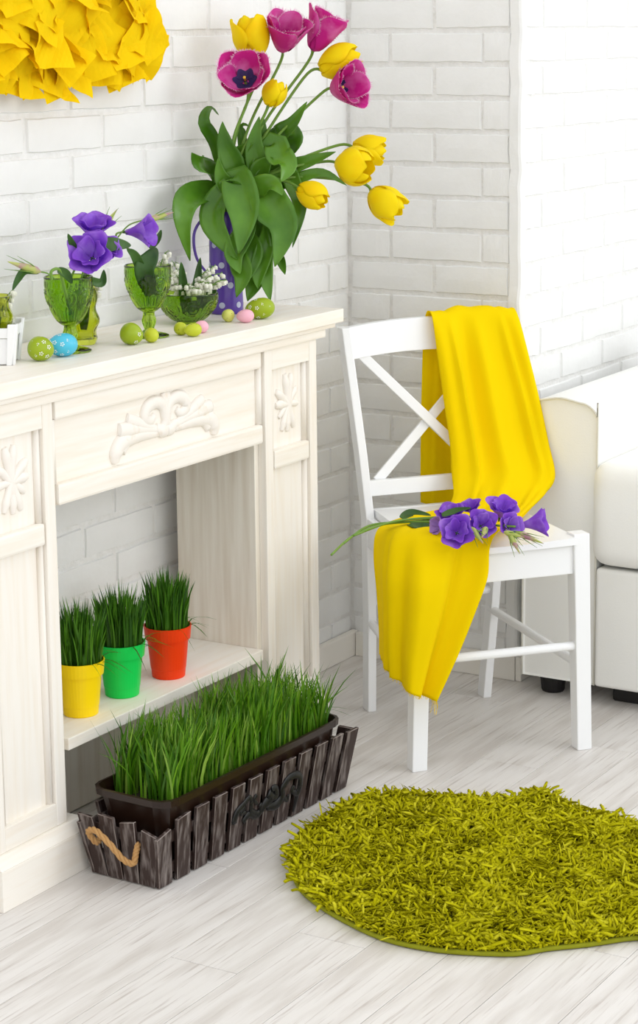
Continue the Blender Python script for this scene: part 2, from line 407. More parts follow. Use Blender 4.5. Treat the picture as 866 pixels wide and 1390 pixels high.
# ------------------------------------------------------------------ chair
CO = Vector((4.254,2.086,0)); CA = R(-39.3)
chair = thing('dining_chair', 'white lacquered wooden dining chair with a cross back', 'chair', CO, CA)
CU = Vector((math.cos(CA),math.sin(CA),0)); CV = Vector((-math.sin(CA),math.cos(CA),0))
def CW(u, v, z): return CO+CU*u+CV*v+Vector((0,0,z))
def cpart(name, mb, bevel=.003, **k): return mb.build(name, 'white_lacquer', chair, bevel=bevel, seg=2, **k)
def post(pts, w, d):
    mb = MB(); P = [Vector(p) for p in pts]; k = len(P)
    for p in P:
        for i, j in ((-1,-1),(1,-1),(1,1),(-1,1)): mb.v.append((p.x+i*w/2, p.y+j*d/2, p.z))
    for i in range(k-1):
        for j in range(4): mb.f.append((i*4+j, i*4+(j+1) % 4, i*4+4+(j+1) % 4, i*4+4+j))
    mb.f.append((3,2,1,0)); mb.f.append(tuple(range((k-1)*4, k*4))); return mb
for sx, xb, xt in ((-1,-.214,-.204),(1,.206,.189)):
    mb = MB().hexa([(xb-.0185,-.018,0),(xb+.0185,-.018,0),(xb+.0185,.017,0),(xb-.0185,.017,0)], [(xt-.020,-.020,.525),(xt+.020,-.020,.525),(xt+.020,.022,.525),(xt-.020,.022,.525)])
    cpart('leg', mb)
PLp = [(-.157,.455,0),(-.162,.437,.25),(-.168,.43,.5),(-.178,.452,.66),(-.189,.478,.81),(-.201,.503,.962)]
PRp = [(.157,.455,0),(.17,.437,.25),(.185,.43,.5),(.201,.452,.66),(.219,.478,.81),(.238,.503,.962)]
def pint(P, z):
    for a, b in zip(P, P[1:]):
        if a[2] <= z <= b[2]:
            t = (z-a[2])/(b[2]-a[2]); return Vector(a)*(1-t)+Vector(b)*t
    return Vector(P[-1])
for P in (PLp, PRp):
    pts = [pint(P, z) for z in (0,.12,.25,.38,.5,.58,.66,.74,.81,.89,.962)]
    cpart('rear_leg', post(pts, .022, .04))
# seat: slightly dished front edge, wider in front
ns = 12; mb = MB()
def seat(i, j, top):
    v = -.026+.456*j; hw = .1835+(.164-.1835)*j; c = -.007+.018*j
    dip = .004*(1-(2*i-1)**2)*(1 if j < .05 else .6)
    return (c+(2*i-1)*hw, v-(.006*(1-(2*i-1)**2) if j == 0 else 0), (.520-dip) if top else .502)
for top in (1,0): mb.grid(lambda i, j, t=top: seat(i, j, t), ns, 6)
w7 = 7; base = (ns+1)*w7
ring = [i*w7 for i in range(ns+1)]+[ns*w7+j for j in range(1,7)]+[i*w7+6 for i in range(ns-1,-1,-1)]+[j for j in range(5,0,-1)]
for a, b in zip(ring, ring[1:]+ring[:1]): mb.f.append((a, b, b+base, a+base))
mb.build('seat', 'white_lacquer', chair, bevel=0)
cpart('apron', MB().hexa([(-.187,-.012,.430),(.172,-.012,.430),(.172,.008,.430),(-.187,.008,.430)], [(-.187,-.012,.5015),(.172,-.012,.5015),(.172,.008,.5015),(-.187,.008,.5015)]))
cpart('apron', MB().hexa([(-.205,.02,.43),(-.187,.02,.43),(-.158,.415,.43),(-.176,.415,.43)], [(-.205,.02,.5015),(-.187,.02,.5015),(-.158,.415,.5015),(-.176,.415,.5015)]))
cpart('apron', MB().hexa([(.178,.02,.43),(.196,.02,.43),(.19,.415,.43),(.172,.415,.43)], [(.178,.02,.5015),(.196,.02,.5015),(.19,.415,.5015),(.172,.415,.5015)]))
cpart('apron', MB().box((-.158,.42,.435), (.174,.44,.5015)))
def rail(name, z0, z1, arch, th=.02, dv=0):
    mb = MB(); nn = 14
    a0, a1, b0, b1 = pint(PLp, z0), pint(PLp, min(z1,.962)), pint(PRp, z0), pint(PRp, min(z1,.962))
    for i in range(nn+1):
        t = i/nn; e = 1-(2*t-1)**2; p = a0.lerp(b0, t); q = a1.lerp(b1, t)
        i0 = .010*(1-2*t)
        for s_, ar in ((p, arch*.9), (q, arch)):
            for d in (-th/2, th/2): mb.v.append((s_.x+i0, s_.y+d+dv+.018*e*(arch > 0), s_.z+ar*e+(z1-.962 if s_ is q and z1 > .962 else 0)))
    for i in range(nn):
        o = i*4
        for a, b in ((0,1),(1,3),(3,2),(2,0)): mb.f.append((o+a, o+b, o+4+b, o+4+a))
    mb.f.append((0,2,3,1)); mb.f.append((nn*4+1, nn*4+3, nn*4+2, nn*4)); cpart(name, mb, .002)
rail('top_rail', .885, .962, .012, .022); rail('lower_rail', .553, .590, 0, .018); rail('seat_rail', .502, .52, 0, .016)
def xbar(a, b, off):
    p, q = pint(PLp if a[0] < 0 else PRp, a[1]), pint(PLp if b[0] < 0 else PRp, b[1])
    p.x += a[2]; q.x += b[2]; p.y += .004+off; q.y += .004+off
    cpart('cross_slat', MB().bar(p, q, .013, .024, (1,0,.3)), .002)
xbar((-1,.896,.035), (1,.583,-.04), 0); xbar((-1,.583,.04), (1,.896,-.035), .0135)
def rod(p, q, r_=.0105): cpart('stretcher', MB().tube([p, q], r_, 14), 0, smooth=False)
rod((-.205,-.002,.258), (.197,-.002,.254)); rod((-.208,.015,.205), (-.160,.44,.235)); rod((.2,.015,.205), (.166,.44,.235)); rod((-.16,.438,.285), (.17,.438,.285))

# ------------------------------------------------------------------ yellow scarf over the chair
rows = [
 [(.035,.575,.49), (.13,.575,.47), (.235,.57,.50)],
 [(.033,.57,.62), (.13,.575,.60), (.24,.565,.62)],
 [(.03,.555,.80), (.14,.56,.80), (.245,.55,.80)],
 [(.028,.535,.955), (.14,.545,.965), (.25,.535,.955)],
 [(.027,.505,.982), (.14,.522,.988), (.252,.505,.982)],
 [(.027,.478,.955), (.14,.492,.962), (.255,.475,.957)],
 [(.033,.450,.86), (.15,.458,.86), (.270,.445,.87)],
 [(.040,.430,.76), (.16,.425,.76), (.287,.415,.765)],
 [(.045,.41,.67), (.17,.395,.67), (.300,.385,.66)],
 [(.040,.39,.60), (.17,.35,.60), (.300,.345,.585)],
 [(.025,.35,.55), (.13,.30,.555), (.26,.31,.545)],
 [(-.02,.30,.535), (.08,.22,.535), (.18,.22,.533)],
 [(-.12,.26,.533), (-.02,.14,.532), (.09,.10,.532)],
 [(-.2,.20,.536), (-.13,.07,.542), (.0,.012,.532)],
 [(-.248,.165,.527), (-.212,.0,.548), (-.055,-.040,.522)],
 [(-.262,.15,.47), (-.245,-.045,.47), (-.072,-.054,.46)],
 [(-.264,.13,.39), (-.255,-.055,.38), (-.105,-.058,.38)],
 [(-.268,.11,.31), (-.262,-.055,.29), (-.145,-.060,.29)],
 [(-.272,.10,.255), (-.265,-.06,.215), (-.198,-.062,.185)],
]
RW = [[Vector(p) for p in r] for r in rows]
def scarf(s, t):
    cols = [crom([r[k] for r in RW], s) for k in range(3)]
    p = crom(cols, t)
    a, b, c = cols
    f = s*(len(RW)-1)
    fold = math.sin(t*17+1.0+.15*f)*.007+math.sin(t*29+2+f*.2)*.003-.012*math.exp(-((t-.78-.01*math.sin(f))/.035)**2)-.010*math.exp(-((t-.22-.012*f*.2)/.03)**2)
    def sm(e0, e1, x): x = min(1, max(0, (x-e0)/(e1-e0))); return x*x*(3-2*x)
    wb_ = 1-sm(2.6,3.6,f); wf = sm(4.6,6.2,f)*(1-sm(8.6,10.2,f)); wt = sm(2.6,3.6,f)*(1-sm(4.6,6.0,f)); ws = sm(8.8,10.4,f)*(1-sm(13.0,14.2,f)); wh = sm(13.0,15.4,f)
    n_ = Vector((-1,-.2,0)).lerp(Vector((0,-1,0)), min(1,max(0,t*2-.3))).normalized()
    d = Vector((0,.6*fold+.004,0))*wb_+Vector((0,fold*.3,fold*.3+.004))*wt+Vector((0,fold*1.7,0))*wf+Vector((0,fold*.6,abs(fold)*.8+.004))*ws+n_*((fold*1.8+.004)*wh)
    q = p+d
    return CW(q.x, q.y, q.z)
sc = MB().grid(scarf, 150, 46).build('scarf', 'scarf', None, smooth=True, solid=.0012, off=1)
tag(sc, 'thin yellow scarf draped over the chair back, seat and front corner', 'scarf')
fm = MB()
for k in range(70):
    t = k/69; p = Vector(scarf(1, t)); q = p+Vector((random.uniform(-.003,.003),random.uniform(-.003,.003),-random.uniform(.003,.009)))
    fm.tube([p, p.lerp(q,.5)+Vector((random.uniform(-.001,.001),0,0)), q], .0005, 4)
for k in range(5):
    p = Vector(scarf(1, .9+.02*k)); fm.tube(curve([p, p+Vector((.006*random.random(),0,-.012)), p+Vector((random.uniform(-.01,.012),0,-.03))], 6), .0005, 4)
fm.build('frayed_threads', 'scarf', sc, kind='stuff')

# ------------------------------------------------------------------ plants: helpers
def blade(mb, p, h, az, lean, w, seg=3, droop=0):
    d = Vector((math.cos(az), math.sin(az), 0)); sd = Vector((-d.y, d.x, 0))
    ta = random.uniform(0, math.pi); sd = (sd*math.cos(ta)+d*math.sin(ta))
    vs = []
    for i in range(seg):
        t = i/seg; c = p+d*(lean*t*t*h)+Vector((0,0,h*(t-droop*t*t))); ww = w*(1-.45*t*t)/2
        vs += [c-sd*ww, c+sd*ww]
    vs.append(p+d*(lean*h)+Vector((0,0,h*(1-droop))))
    fs = [(2*i, 2*i+1, 2*i+3, 2*i+2) for i in range(seg-1)]+[(2*seg-2, 2*seg-1, 2*seg)]
    mb.add(vs, fs)
def leaf(name, pts, w, mt, parent, nrm=None, fold=.25, prof=None, twist=0, n=16, org=Vector((0,0,0))):
    P = curve(pts, n); mb = MB(); nrm = Vector(nrm) if nrm is not None else -FWD
    if prof is None: prof = lambda t: max(.02, math.sin(math.pi*min(1, .12+.88*t)**.9)**.75)
    vs = []; k = 4
    for i, p in enumerate(P):
        t = i/n; tg = (P[min(i+1,n)]-P[max(i-1,0)]).normalized()
        sd = tg.cross(nrm); sd = sd.normalized() if sd.length > .05 else tg.orthogonal().normalized()
        nn = sd.cross(tg).normalized()
        a = twist*(t-.3); sd, nn = sd*math.cos(a)+nn*math.sin(a), nn*math.cos(a)-sd*math.sin(a)
        ww = w*prof(t)/2
        for j in range(-k, k+1):
            x = j/k; vs.append(p+sd*(ww*x)+nn*(fold*ww*abs(x)**1.5+.05*ww*math.sin(9*t+2*x))-org)
    q = 2*k+1
    mb.add(vs, [(i*q+j, i*q+j+1, (i+1)*q+j+1, (i+1)*q+j) for i in range(n) for j in range(q-1)])
    return mb.build(name, mt, parent, smooth=True, solid=.0007)
def frame(axis):
    z = Vector(axis).normalized(); x = z.orthogonal().normalized(); return x, z.cross(x), z
def petal(parent, org, base, axis, L_, R_, ang, span, rp, mt, ruff=0, tip=0, fringe=0, seed=0, inset=1.0, name='petal', tipmat=None, taper=.55):
    """one petal as a piece of a cup around the axis; rp(u) = radius profile"""
    rnd = random.Random(seed); x, y, z = frame(axis); nu, nv = 12, 10; mb = MB(); base = Vector(base)-org
    ph = rnd.uniform(0, 6)
    def pt(u, v):
        s = 2*v-1; wid = span*min(1, .35+1.5*u)*(1-taper*max(0, (u-.55)/.45)**2)
        a = ang+s*wid*.5
        uu = u*(1-tip*s*s*u)
        r_ = R_*rp(uu)*inset*(1+.10*(1-s*s)*u)
        r_ += ruff*R_*u*u*math.sin(s*5+ph)+rnd.uniform(-1,1)*ruff*.12*R_*u
        zz = L_*uu+ruff*L_*.35*u*u*math.cos(s*4+ph*1.7)
        return base+(x*math.cos(a)+y*math.sin(a))*r_+z*zz
    mb.grid(pt, nu, nv)
    o = mb.build(name, mt, parent, smooth=True, solid=.0006)
    if fringe:
        w = nv+1; me = [Vector(v) for v in mb.v]
        bd = [i*w for i in range(5, nu)]+[nu*w+j for j in range(0, nv+1)]+[i*w+nv for i in range(nu-1, 4, -1)]
        cen = me[6*w+nv//2]; fr_ = MB()
        for a, b in zip(bd, bd[1:]):
            for q in range(3):
                p0 = me[a].lerp(me[b], q/3); p1 = me[a].lerp(me[b], (q+1)/3); mid = (p0+p1)/2
                d = (mid-cen).normalized()+Vector((rnd.uniform(-.4,.4),rnd.uniform(-.4,.4),rnd.uniform(-.4,.4)))
                fr_.add([p0-(mid-cen)*.04, p1-(mid-cen)*.04, mid+d*fringe*rnd.uniform(.5,1.2)], [(0,1,2)])
        fr_.build('fringe', tipmat or mt, o, kind='stuff')
    return o
def vdir(r_, u_, f_): return (RIGHT*r_+UP*u_-FWD*f_).normalized()   # right, up and towards the room

# ------------------------------------------------------------------ purple jug with the tulips
JP = Vector((4.075,2.715,1.03))
jug = thing('polka_dot_jug', 'tall purple enamel jug with pale polka dots and wire handle holding tulips', 'jug', JP)
JH = .235
jr = lambda z: .0405-.006*(z/JH)+.004*max(0,(z/JH-.85)/.15)
prof = [(0,.0),(.036,0),(.0395,.003)]+[(jr(z), z) for z in [JH*i/12 for i in range(1,13)]]+[(jr(JH)-.002,JH+.001)]+[(jr(z)-.0025, z) for z in [JH*i/12 for i in range(12,1,-1)]]+[(0,.02)]
MB().lathe(prof, 48).build('body', 'jug_purple', jug, smooth=True)
for r_ in range(5):
    for k in range(6):
        a = 2*math.pi*(k+.5*(r_ % 2))/6+.35; z = .022+r_*.046; rr = .0072
        def dot(u, v, a=a, z=z, rr=rr):
            th = u*2*math.pi; q = v*rr; zz = z+q*math.sin(th); R2 = jr(zz)+.0006; aa = a+q*math.cos(th)/R2
            return (R2*math.cos(aa), R2*math.sin(aa), zz)
        MB().grid(dot, 14, 2).build('polka_dot', 'jug_dot', jug, smooth=True)
JL = Vector(W(262,330,y=2.70))-JP; JL.z = 0; JL.normalize()
JL = Vector((-.85,.5,0)).normalized()
for off in (-.003,.003):
    sdv = Vector((-JL.y, JL.x, 0))*off
    MB().tube(curve([JL*.036+Vector((0,0,.205))+sdv, JL*.056+Vector((0,0,.218))+sdv, JL*.078+Vector((0,0,.185))+sdv, JL*.072+Vector((0,0,.13))+sdv, JL*.038+Vector((0,0,.085))+sdv], 24), .0022, 8).build('handle', 'jug_purple', jug, smooth=True)
mouth = JP+Vector((0,0,JH))
DJ = (JP-CAM).dot(FWD)
def TP(px, py, near=0):
    """place for a bloom: on the room side of the brick wall, close to the jug"""
    p = W(px, py, d=DJ-near)
    if p.y > 2.74: p = W(px, py, y=2.74-near*.6)
    return p
closed = lambda u: math.sin(math.pi*min(1, .06+.80*u))**.62*(1-.10*u)
flared = lambda u: closed(u)+1.3*max(0, u-.68)**1.3
opened = lambda u: (u**.40)*(.86+.16*u*u)
wide = lambda u: (u**.5)*1.05
TG = 'tulips in the polka dot jug'
# kind, base px, tip px, near, radius px, towards-viewer part of the axis, label
TUL = [
 ('y', (347,80), (336,22), .05, 25, .15, 'tall closed yellow tulip standing behind the wide open dark-centred pink tulip'),
 ('p', (383,70), (396,22), .03, 28, .62, 'fringed pink tulip next to the tall closed yellow tulip'),
 ('p', (424,70), (450,18), .02, 27, .20, 'fringed pink tulip with ragged tips above the sideways yellow tulip'),
 ('y', (434,95), (489,74), .02, 24, .10, 'yellow tulip lying sideways between two fringed pink tulips'),
 ('o', (334,112), (330,102), .10, 31, 1.0, 'wide open fringed pink tulip showing its dark blue centre'),
 ('y', (364,144), (380,110), .08, 17, .15, 'small yellow tulip bud in the middle of the jug bouquet'),
 ('p', (452,122), (494,118), .03, 29, .65, 'fringed pink tulip facing sideways beneath the yellow one'),
 ('y', (478,200), (524,206), -.03, 20, .0, 'yellow tulip half hidden behind a bigger yellow tulip on the bent stems'),
 ('y', (458,222), (508,232), .03, 27, .35, 'large yellow tulip bent over, its cup turned to the room'),
 ('y', (405,255), (444,276), .08, 19, .20, 'small yellow tulip drooping just above the big leaves'),
 ('y', (503,260), (544,292), .0, 23, .10, 'lowest yellow tulip hanging on its own far from the jug'),
]
tulips = []
for k, (kd, b, t, near, rpx, tow, lab) in enumerate(TUL):
    B, T_ = TP(*b, near), TP(*t, near)
    T_ = W(*t, d=(B-CAM).dot(FWD))
    ax = (T_-B); L_ = ax.length; s_ = (B-CAM).dot(FWD)/FPX; R_ = rpx*s_
    axd = ax.normalized()*(1-tow*.6)+(-FWD)*tow*.9; axd.normalize()
    if kd == 'o': L_ = 30*s_; R_ = 33*s_
    tu = thing('tulip', lab, 'tulip', mouth, 0, TG); org = mouth; tulips.append(tu)
    L_ = max(L_, R_*1.5) if kd != 'o' else L_
    if kd == 'y':
        for j in range(3): petal(tu, org, B, axd, L_, R_*.9, j*2.094+.5+k, 2.3, closed, 'tulip_yellow', .03, .10, 0, k*10+j, .93)
        for j in range(3): petal(tu, org, B, axd, L_*.97, R_, j*2.094+1.55+k, 2.3, flared if k in (0,7,10) else closed, 'tulip_yellow', .05, .14, 0, k*10+5+j, 1.03)
    else:
        rp = opened if kd == 'p' else wide
        for j in range(3): petal(tu, org, B, axd, L_, R_*.9, j*2.094+.5+k, 2.35, rp, 'tulip_pink', .05, .13, .0062, k*10+j, .95, tipmat='tulip_rim', taper=.35)
        for j in range(3): petal(tu, org, B, axd, L_*.96, R_, j*2.094+1.55+k, 2.35, rp, 'tulip_pink', .06, .13, .0062, k*10+5+j, 1.04, tipmat='tulip_rim', taper=.35)
        x, y, z = frame(axd); Bo = B-org
        c_ = MB()
        def core(u, v):
            a = v*2*math.pi; q = .02+.26*u*(1+.25*math.cos(6*a)*u); r_ = R_*rp(q)*.84; return Bo+z*(L_*q+.0015)+(x*math.cos(a)+y*math.sin(a))*r_
        c_.grid(core, 6, 36); c_.build('blotch', 'tulip_core', tu, smooth=True)
        for j in range(6):
            a = j*1.047; d = (x*math.cos(a)+y*math.sin(a)); p0 = Bo+z*(L_*.12); p1 = Bo+z*(L_*.45)+d*R_*.30
            MB().tube([p0, p0.lerp(p1,.5), p1-z*.004, p1], [.0012,.0012,.0022,.001], 6).build('stamen', 'tulip_core', tu, smooth=True)
        MB().tube([Bo+z*L_*.05, Bo+z*L_*.38, Bo+z*L_*.44], [.003,.0028,.0036], 8).build('pistil', 'pollen', tu, smooth=True)
    st = mouth+Vector((random.uniform(-.018,.018), random.uniform(-.018,.018), -.06))
    mid = mouth.lerp(B, .45)+Vector((0,0,.035+.25*max(0, .12-(B-mouth).z)))
    pre = B-axd*.035 if kd != 'o' else B-axd*.02-UP*.03
    MB().tube([p-org for p in curve([st, mouth+(mid-mouth)*.25+Vector((0,0,.01)), mid, pre, B+axd*.004], 26)], [.0034]*24+[.0036,.0045,.004], 9).build('stem', 'stem', tu, smooth=True)
def TL(px, py, near): 
    p = W(px, py, d=DJ-near)
    if p.y > 2.765: p = W(px, py, y=2.765-max(0,near)*.3)
    return p
LV = [  # photo path, width px, distance in front of the jug, twist
 ([(300,236),(293,197),(278,166),(285,147),(297,156)], 15, .03, .6), ([(322,262),(316,232),(308,205),(304,171)], 31, .09, .3),
 ([(335,235),(330,200),(329,172),(339,172)], 11, .06, .8), ([(352,250),(356,222),(352,190),(358,160)], 32, .05, -.3),
 ([(362,202),(380,184),(398,168),(417,138)], 24, .06, .2), ([(380,212),(393,196),(401,184),(397,164)], 24, .02, -.4),
 ([(300,246),(285,235),(270,222),(260,207)], 28, .07, .4), ([(366,198),(378,212),(390,226),(381,247)], 30, .11, .5),
 ([(350,250),(385,232),(425,218),(456,206)], 20, .05, .3), ([(360,262),(400,245),(438,235),(471,252)], 14, .06, .3),
 ([(338,262),(356,253),(372,252),(383,265)], 25, .12, .3), ([(296,262),(272,262),(252,275),(248,305),(258,354)], 30, .08, .5),
 ([(318,250),(296,272),(290,300),(306,330),(322,352)], 30, .12, -.6), ([(318,240),(326,265),(330,300),(324,344)], 40, .13, .3),
 ([(352,262),(366,280),(384,312),(373,362)], 44, .12, -.25), ([(344,270),(350,310),(356,355),(367,409)], 28, .09, .4),
 ([(382,235),(398,252),(407,285),(397,336)], 20, .07, .5), ([(338,300),(343,345),(346,380),(336,409)], 27, .08, -.4),
 ([(372,330),(380,352),(387,373)], 11, .05, .4), ([(325,300),(336,325),(342,350),(330,388)], 26, .10, .5),
 ([(318,320),(324,350),(331,375),(321,404)], 25, .13, -.5), ([(312,250),(320,222),(330,205),(345,195)], 22, .08, .5), ([(322,255),(318,225),(306,195),(302,165)], 26, .10, .2), ([(350,255),(350,225),(346,195),(352,158)], 26, .09, -.2), ([(340,280),(336,310),(318,345),(326,372)], 26, .125, .4), ([(360,285),(364,320),(352,365),(350,392)], 22, .10, -.3),
 ([(330,262),(312,256),(300,240),(296,215)], 22, .10, .2), ([(345,258),(352,235),(362,222),(372,214)], 24, .09, .2),
]
for k, (pts, w, near, tw) in enumerate(LV):
    P = [TL(px, py, near-.045*(1-i/(len(pts)-1))) for i, (px, py) in enumerate(pts)]
    P = [mouth+Vector((random.uniform(-.012,.012),random.uniform(-.012,.012),-.03))]+P if k not in (15,17,18,19,20,24,25) else P
    leaf('leaf', P, w*1.2*DJ/FPX, 'tulip_leaf', tulips[k % len(tulips)], nrm=vdir(random.uniform(-.3,.3), random.uniform(.0,.4), 1), fold=.35, twist=tw, org=mouth, n=20,
         prof=lambda t: max(.03, (.32+.68*math.sin(math.pi*min(1, max(0,(t-.15)/.85))**.85) if t < .62 else math.sin(math.pi*min(1, max(0,(t-.15)/.85))**.85))))

# ------------------------------------------------------------------ glass on the mantel
def medal(a, z, zc, n_, rad, r0):
    q = 2*math.pi/n_; da = ((a+q/2) % q)-q/2; d = math.hypot(da*r0, z-zc)
    return (.0018*math.cos(d*2*math.pi/.0085)+.0006*math.cos(12*math.atan2(z-zc, da*r0+1e-6)))*(1 if d < rad else 0)
def gdisp(a, z, i):
    if i >= GN: return 0
    if z > .146: return 0
    if z > .134: return .0007*math.cos(36*a)
    if z > .090: return medal(a, z, .112, 7, .0215, .047)
    if z > .062: return .0009*math.cos(32*a)
    return .0012*math.cos(8*a) if .018 < z < .05 else 0
gp = [(.004,.0),(.040,0),(.0425,.0015),(.0425,.004),(.036,.0065),(.018,.0105),(.0105,.016),(.0105,.02),(.0145,.03),(.0155,.036),(.0125,.045),(.0125,.052)]
def gout(z): 
    t = (z-.054)/.099; return .0135+.0365*math.sin(min(1,t*1.12)*math.pi/2)**.62 + (.0015*(t-.9)/.1 if t > .9 else 0)-.0015*max(0,(t-.7)/.3)
gp += [(gout(.054+.099*i/34), .054+.099*i/34) for i in range(35)]
GN = len(gp)
gp += [(.0485,.1545)]+[(max(.004, gout(z)-.0034), z) for z in [.0615+.0915*i/16 for i in range(16,-1,-1)]]+[(.0,.0605)]
gp = [(0,.0035),(.036,.0018)]+gp[1:]; GN += 1
def goblet(loc, lab):
    g = thing('glass_goblet', lab, 'goblet', loc, random.uniform(0,3), 'green glass goblets on the mantel')
    if goblet.m is None:
        goblet.m = MB().lathe(gp, 126, disp=gdisp).build('glass', 'glass_green', g, smooth=True)
    else: copy_part(goblet.m, g)
    return g
goblet.m = None
G1, G2 = Vector((3.412,2.656,1.03)), Vector((3.666,2.641,1.03))
goblet(G1, 'embossed green glass goblet beside the blue egg'); goblet(G2, 'embossed green glass goblet next to the round glass bowl')
BW = Vector((3.885,2.690,1.03))
bowl = thing('glass_bowl', 'round embossed green glass bowl filled with lily of the valley', 'bowl', BW)
bo = [(0,.003),(.022,.0015),(.026,0),(.0275,.002),(.026,.005)]+[(.026+.042*math.sin(i/30*math.pi/2)**.8, .005+.063*(i/30)**1.25) for i in range(1,31)]
GB = len(bo)
bo += [(.067,.0695),(.0645,.068)]+[(max(.002,.0225+.042*math.sin(i/14*math.pi/2)**.8), .0085+.0595*(i/14)**1.25) for i in range(13,-1,-1)]+[(0,.0085)]
def bdisp(a, z, i):
    if i >= GB or z < .006: return 0
    if z > .062: return 0
    if z > .054: return .0007*math.cos(46*a)
    if z > .018: return medal(a, z, .036, 8, .018, .055)
    return .0007*math.cos(32*a)
MB().lathe(bo, 150, disp=bdisp).build('glass', 'glass_green', bowl, smooth=True)
def vase(loc, lab, h, r0, r1, seed, rot):
    rnd = random.Random(seed); v = thing('glass_vase', lab, 'vase', loc, rot)
    def sq(a, e): 
        c, s = abs(math.cos(a)), abs(math.sin(a)); return 1/((c**e+s**e)**(1/e))
    pr = [(0,.003),(r0*.7,.002),(r0*.9,0),(r0,.004)]+[(r0+(r1-r0)*(i/16)+.0035*math.sin(i*.9+seed), .004+(h-.004)*i/16) for i in range(1,17)]
    k = len(pr); pr += [(r1-.002,h+.001)]+[(max(.002,p[0]-.004), max(.008,p[1])) for p in pr[:3:-1]]+[(0,.008)]
    MB().lathe(pr, 56, disp=lambda a, z, i: (sq(a,4)-1)*r0*.8+.0022*math.sin(2*a+z*60+seed)).build('glass', 'glass_lime', v, smooth=True)
    return v
VP = Vector((3.515,2.700,1.03))
vase(VP, 'wavy lime glass vase behind the goblet and blue egg', .118, .027, .031, 2, R(35))
# little white picket planter with the second vase standing in it
WP = Vector(W(-8,492,z=1.03)); WP.y = min(WP.y, 2.72)
wp = thing('picket_box', 'small white wooden picket box holding a lime glass vase', 'box', WP, YAW)
for a in range(4):
    for k, t in enumerate((-1,1)):
        M4 = Matrix.Rotation(a*math.pi/2, 4, 'Z')
        w0, w1 = .010, .017; x0 = .036*t; x1 = .046*t; y0, y1 = -.044, -.054
        mb = MB().hexa([(x0-w0/2,y0-.003,0),(x0+w0/2,y0-.003,0),(x0+w0/2,y0+.003,0),(x0-w0/2,y0+.003,0)], [(x1-w1/2,y1-.003,.082),(x1+w1/2,y1-.003,.082),(x1+w1/2,y1+.003,.082),(x1-w1/2,y1+.003,.082)])
        mb.v = [tuple(M4 @ Vector(p)) for p in mb.v]; mb.build('picket', 'white_lacquer', wp, bevel=.001)
    mb = MB().hexa([(-.0385,-.049,.054),(.0385,-.049,.054),(.0385,-.045,.054),(-.0385,-.045,.054)], [(-.0385,-.0515,.074),(.0385,-.0515,.074),(.0385,-.0475,.074),(-.0385,-.0475,.074)])
    mb.v = [tuple(M4 @ Vector(p)) for p in mb.v]; mb.build('crossbar', 'white_lacquer', wp, bevel=.001)
    mb = MB().hexa([(-.036,-.042,.002),(.036,-.042,.002),(.036,-.039,.002),(-.036,-.039,.002)], [(-.0385,-.0455,.053),(.0385,-.0455,.053),(.0385,-.0425,.053),(-.0385,-.0425,.053)])
    mb.v = [tuple(M4 @ Vector(p)) for p in mb.v]; mb.build('side_board', 'white_lacquer', wp, bevel=.0008)
MB().box((-.038,-.038,.001), (.038,.038,.004)).build('bottom', 'white_lacquer', wp)
LVp = WP+Vector((0,0,.0042))
vase(LVp, 'lime glass vase standing in the small white picket box', .128, .034, .036, 5, YAW)

# ------------------------------------------------------------------ lily of the valley
def lily(loc, tip, lab, group, nb=9, lf=None, seed=0):
    rnd = random.Random(seed); t = thing('lily_of_the_valley', lab, 'flower', loc, 0, group); o = Vector(loc); tip = Vector(tip)
    mid = o.lerp(tip, .6)+Vector((0,0,.018)); P = curve([o, mid, tip], 20)
    MB().tube([p-o for p in P], [.0013]*15+[.0011,.001,.0009,.0008,.0007,.0006], 6).build('stem', 'stem', t, smooth=True)
    mb = MB(); ped = MB()
    for k in range(nb):
        q = 8+int(11*k/(nb-1)) if nb > 1 else 18; p = P[min(q,20)]
        a = rnd.uniform(0,6.28); d = Vector((math.cos(a),math.sin(a),0))*rnd.uniform(.005,.013); b = p+d+Vector((0,0,-.001)); s_ = rnd.uniform(1.0,1.35)*(1.15-.35*k/nb)
        ped.tube([p-o, (p+b)/2+Vector((0,0,.003))-o, b-o], .0005, 4)
        mb.lathe([(0,.0),(.0028*s_,-.0008),(.0045*s_,-.0032*s_),(.0046*s_,-.0058*s_),(.0038*s_,-.0072*s_),(.0050*s_,-.0088*s_)], 9, b-o)
    mb.build('bells', 'bell', t, smooth=True); ped.build('pedicels', 'stem', t)
    if lf: leaf('leaf', [o+Vector(q) for q in lf], .022, 'leaf_dark', t, org=o, fold=.4, twist=rnd.uniform(-.5,.5))
    return t
LB = 'lily of the valley sprays in the glass bowl'
bz = BW+Vector((0,0,.02))
k = 0
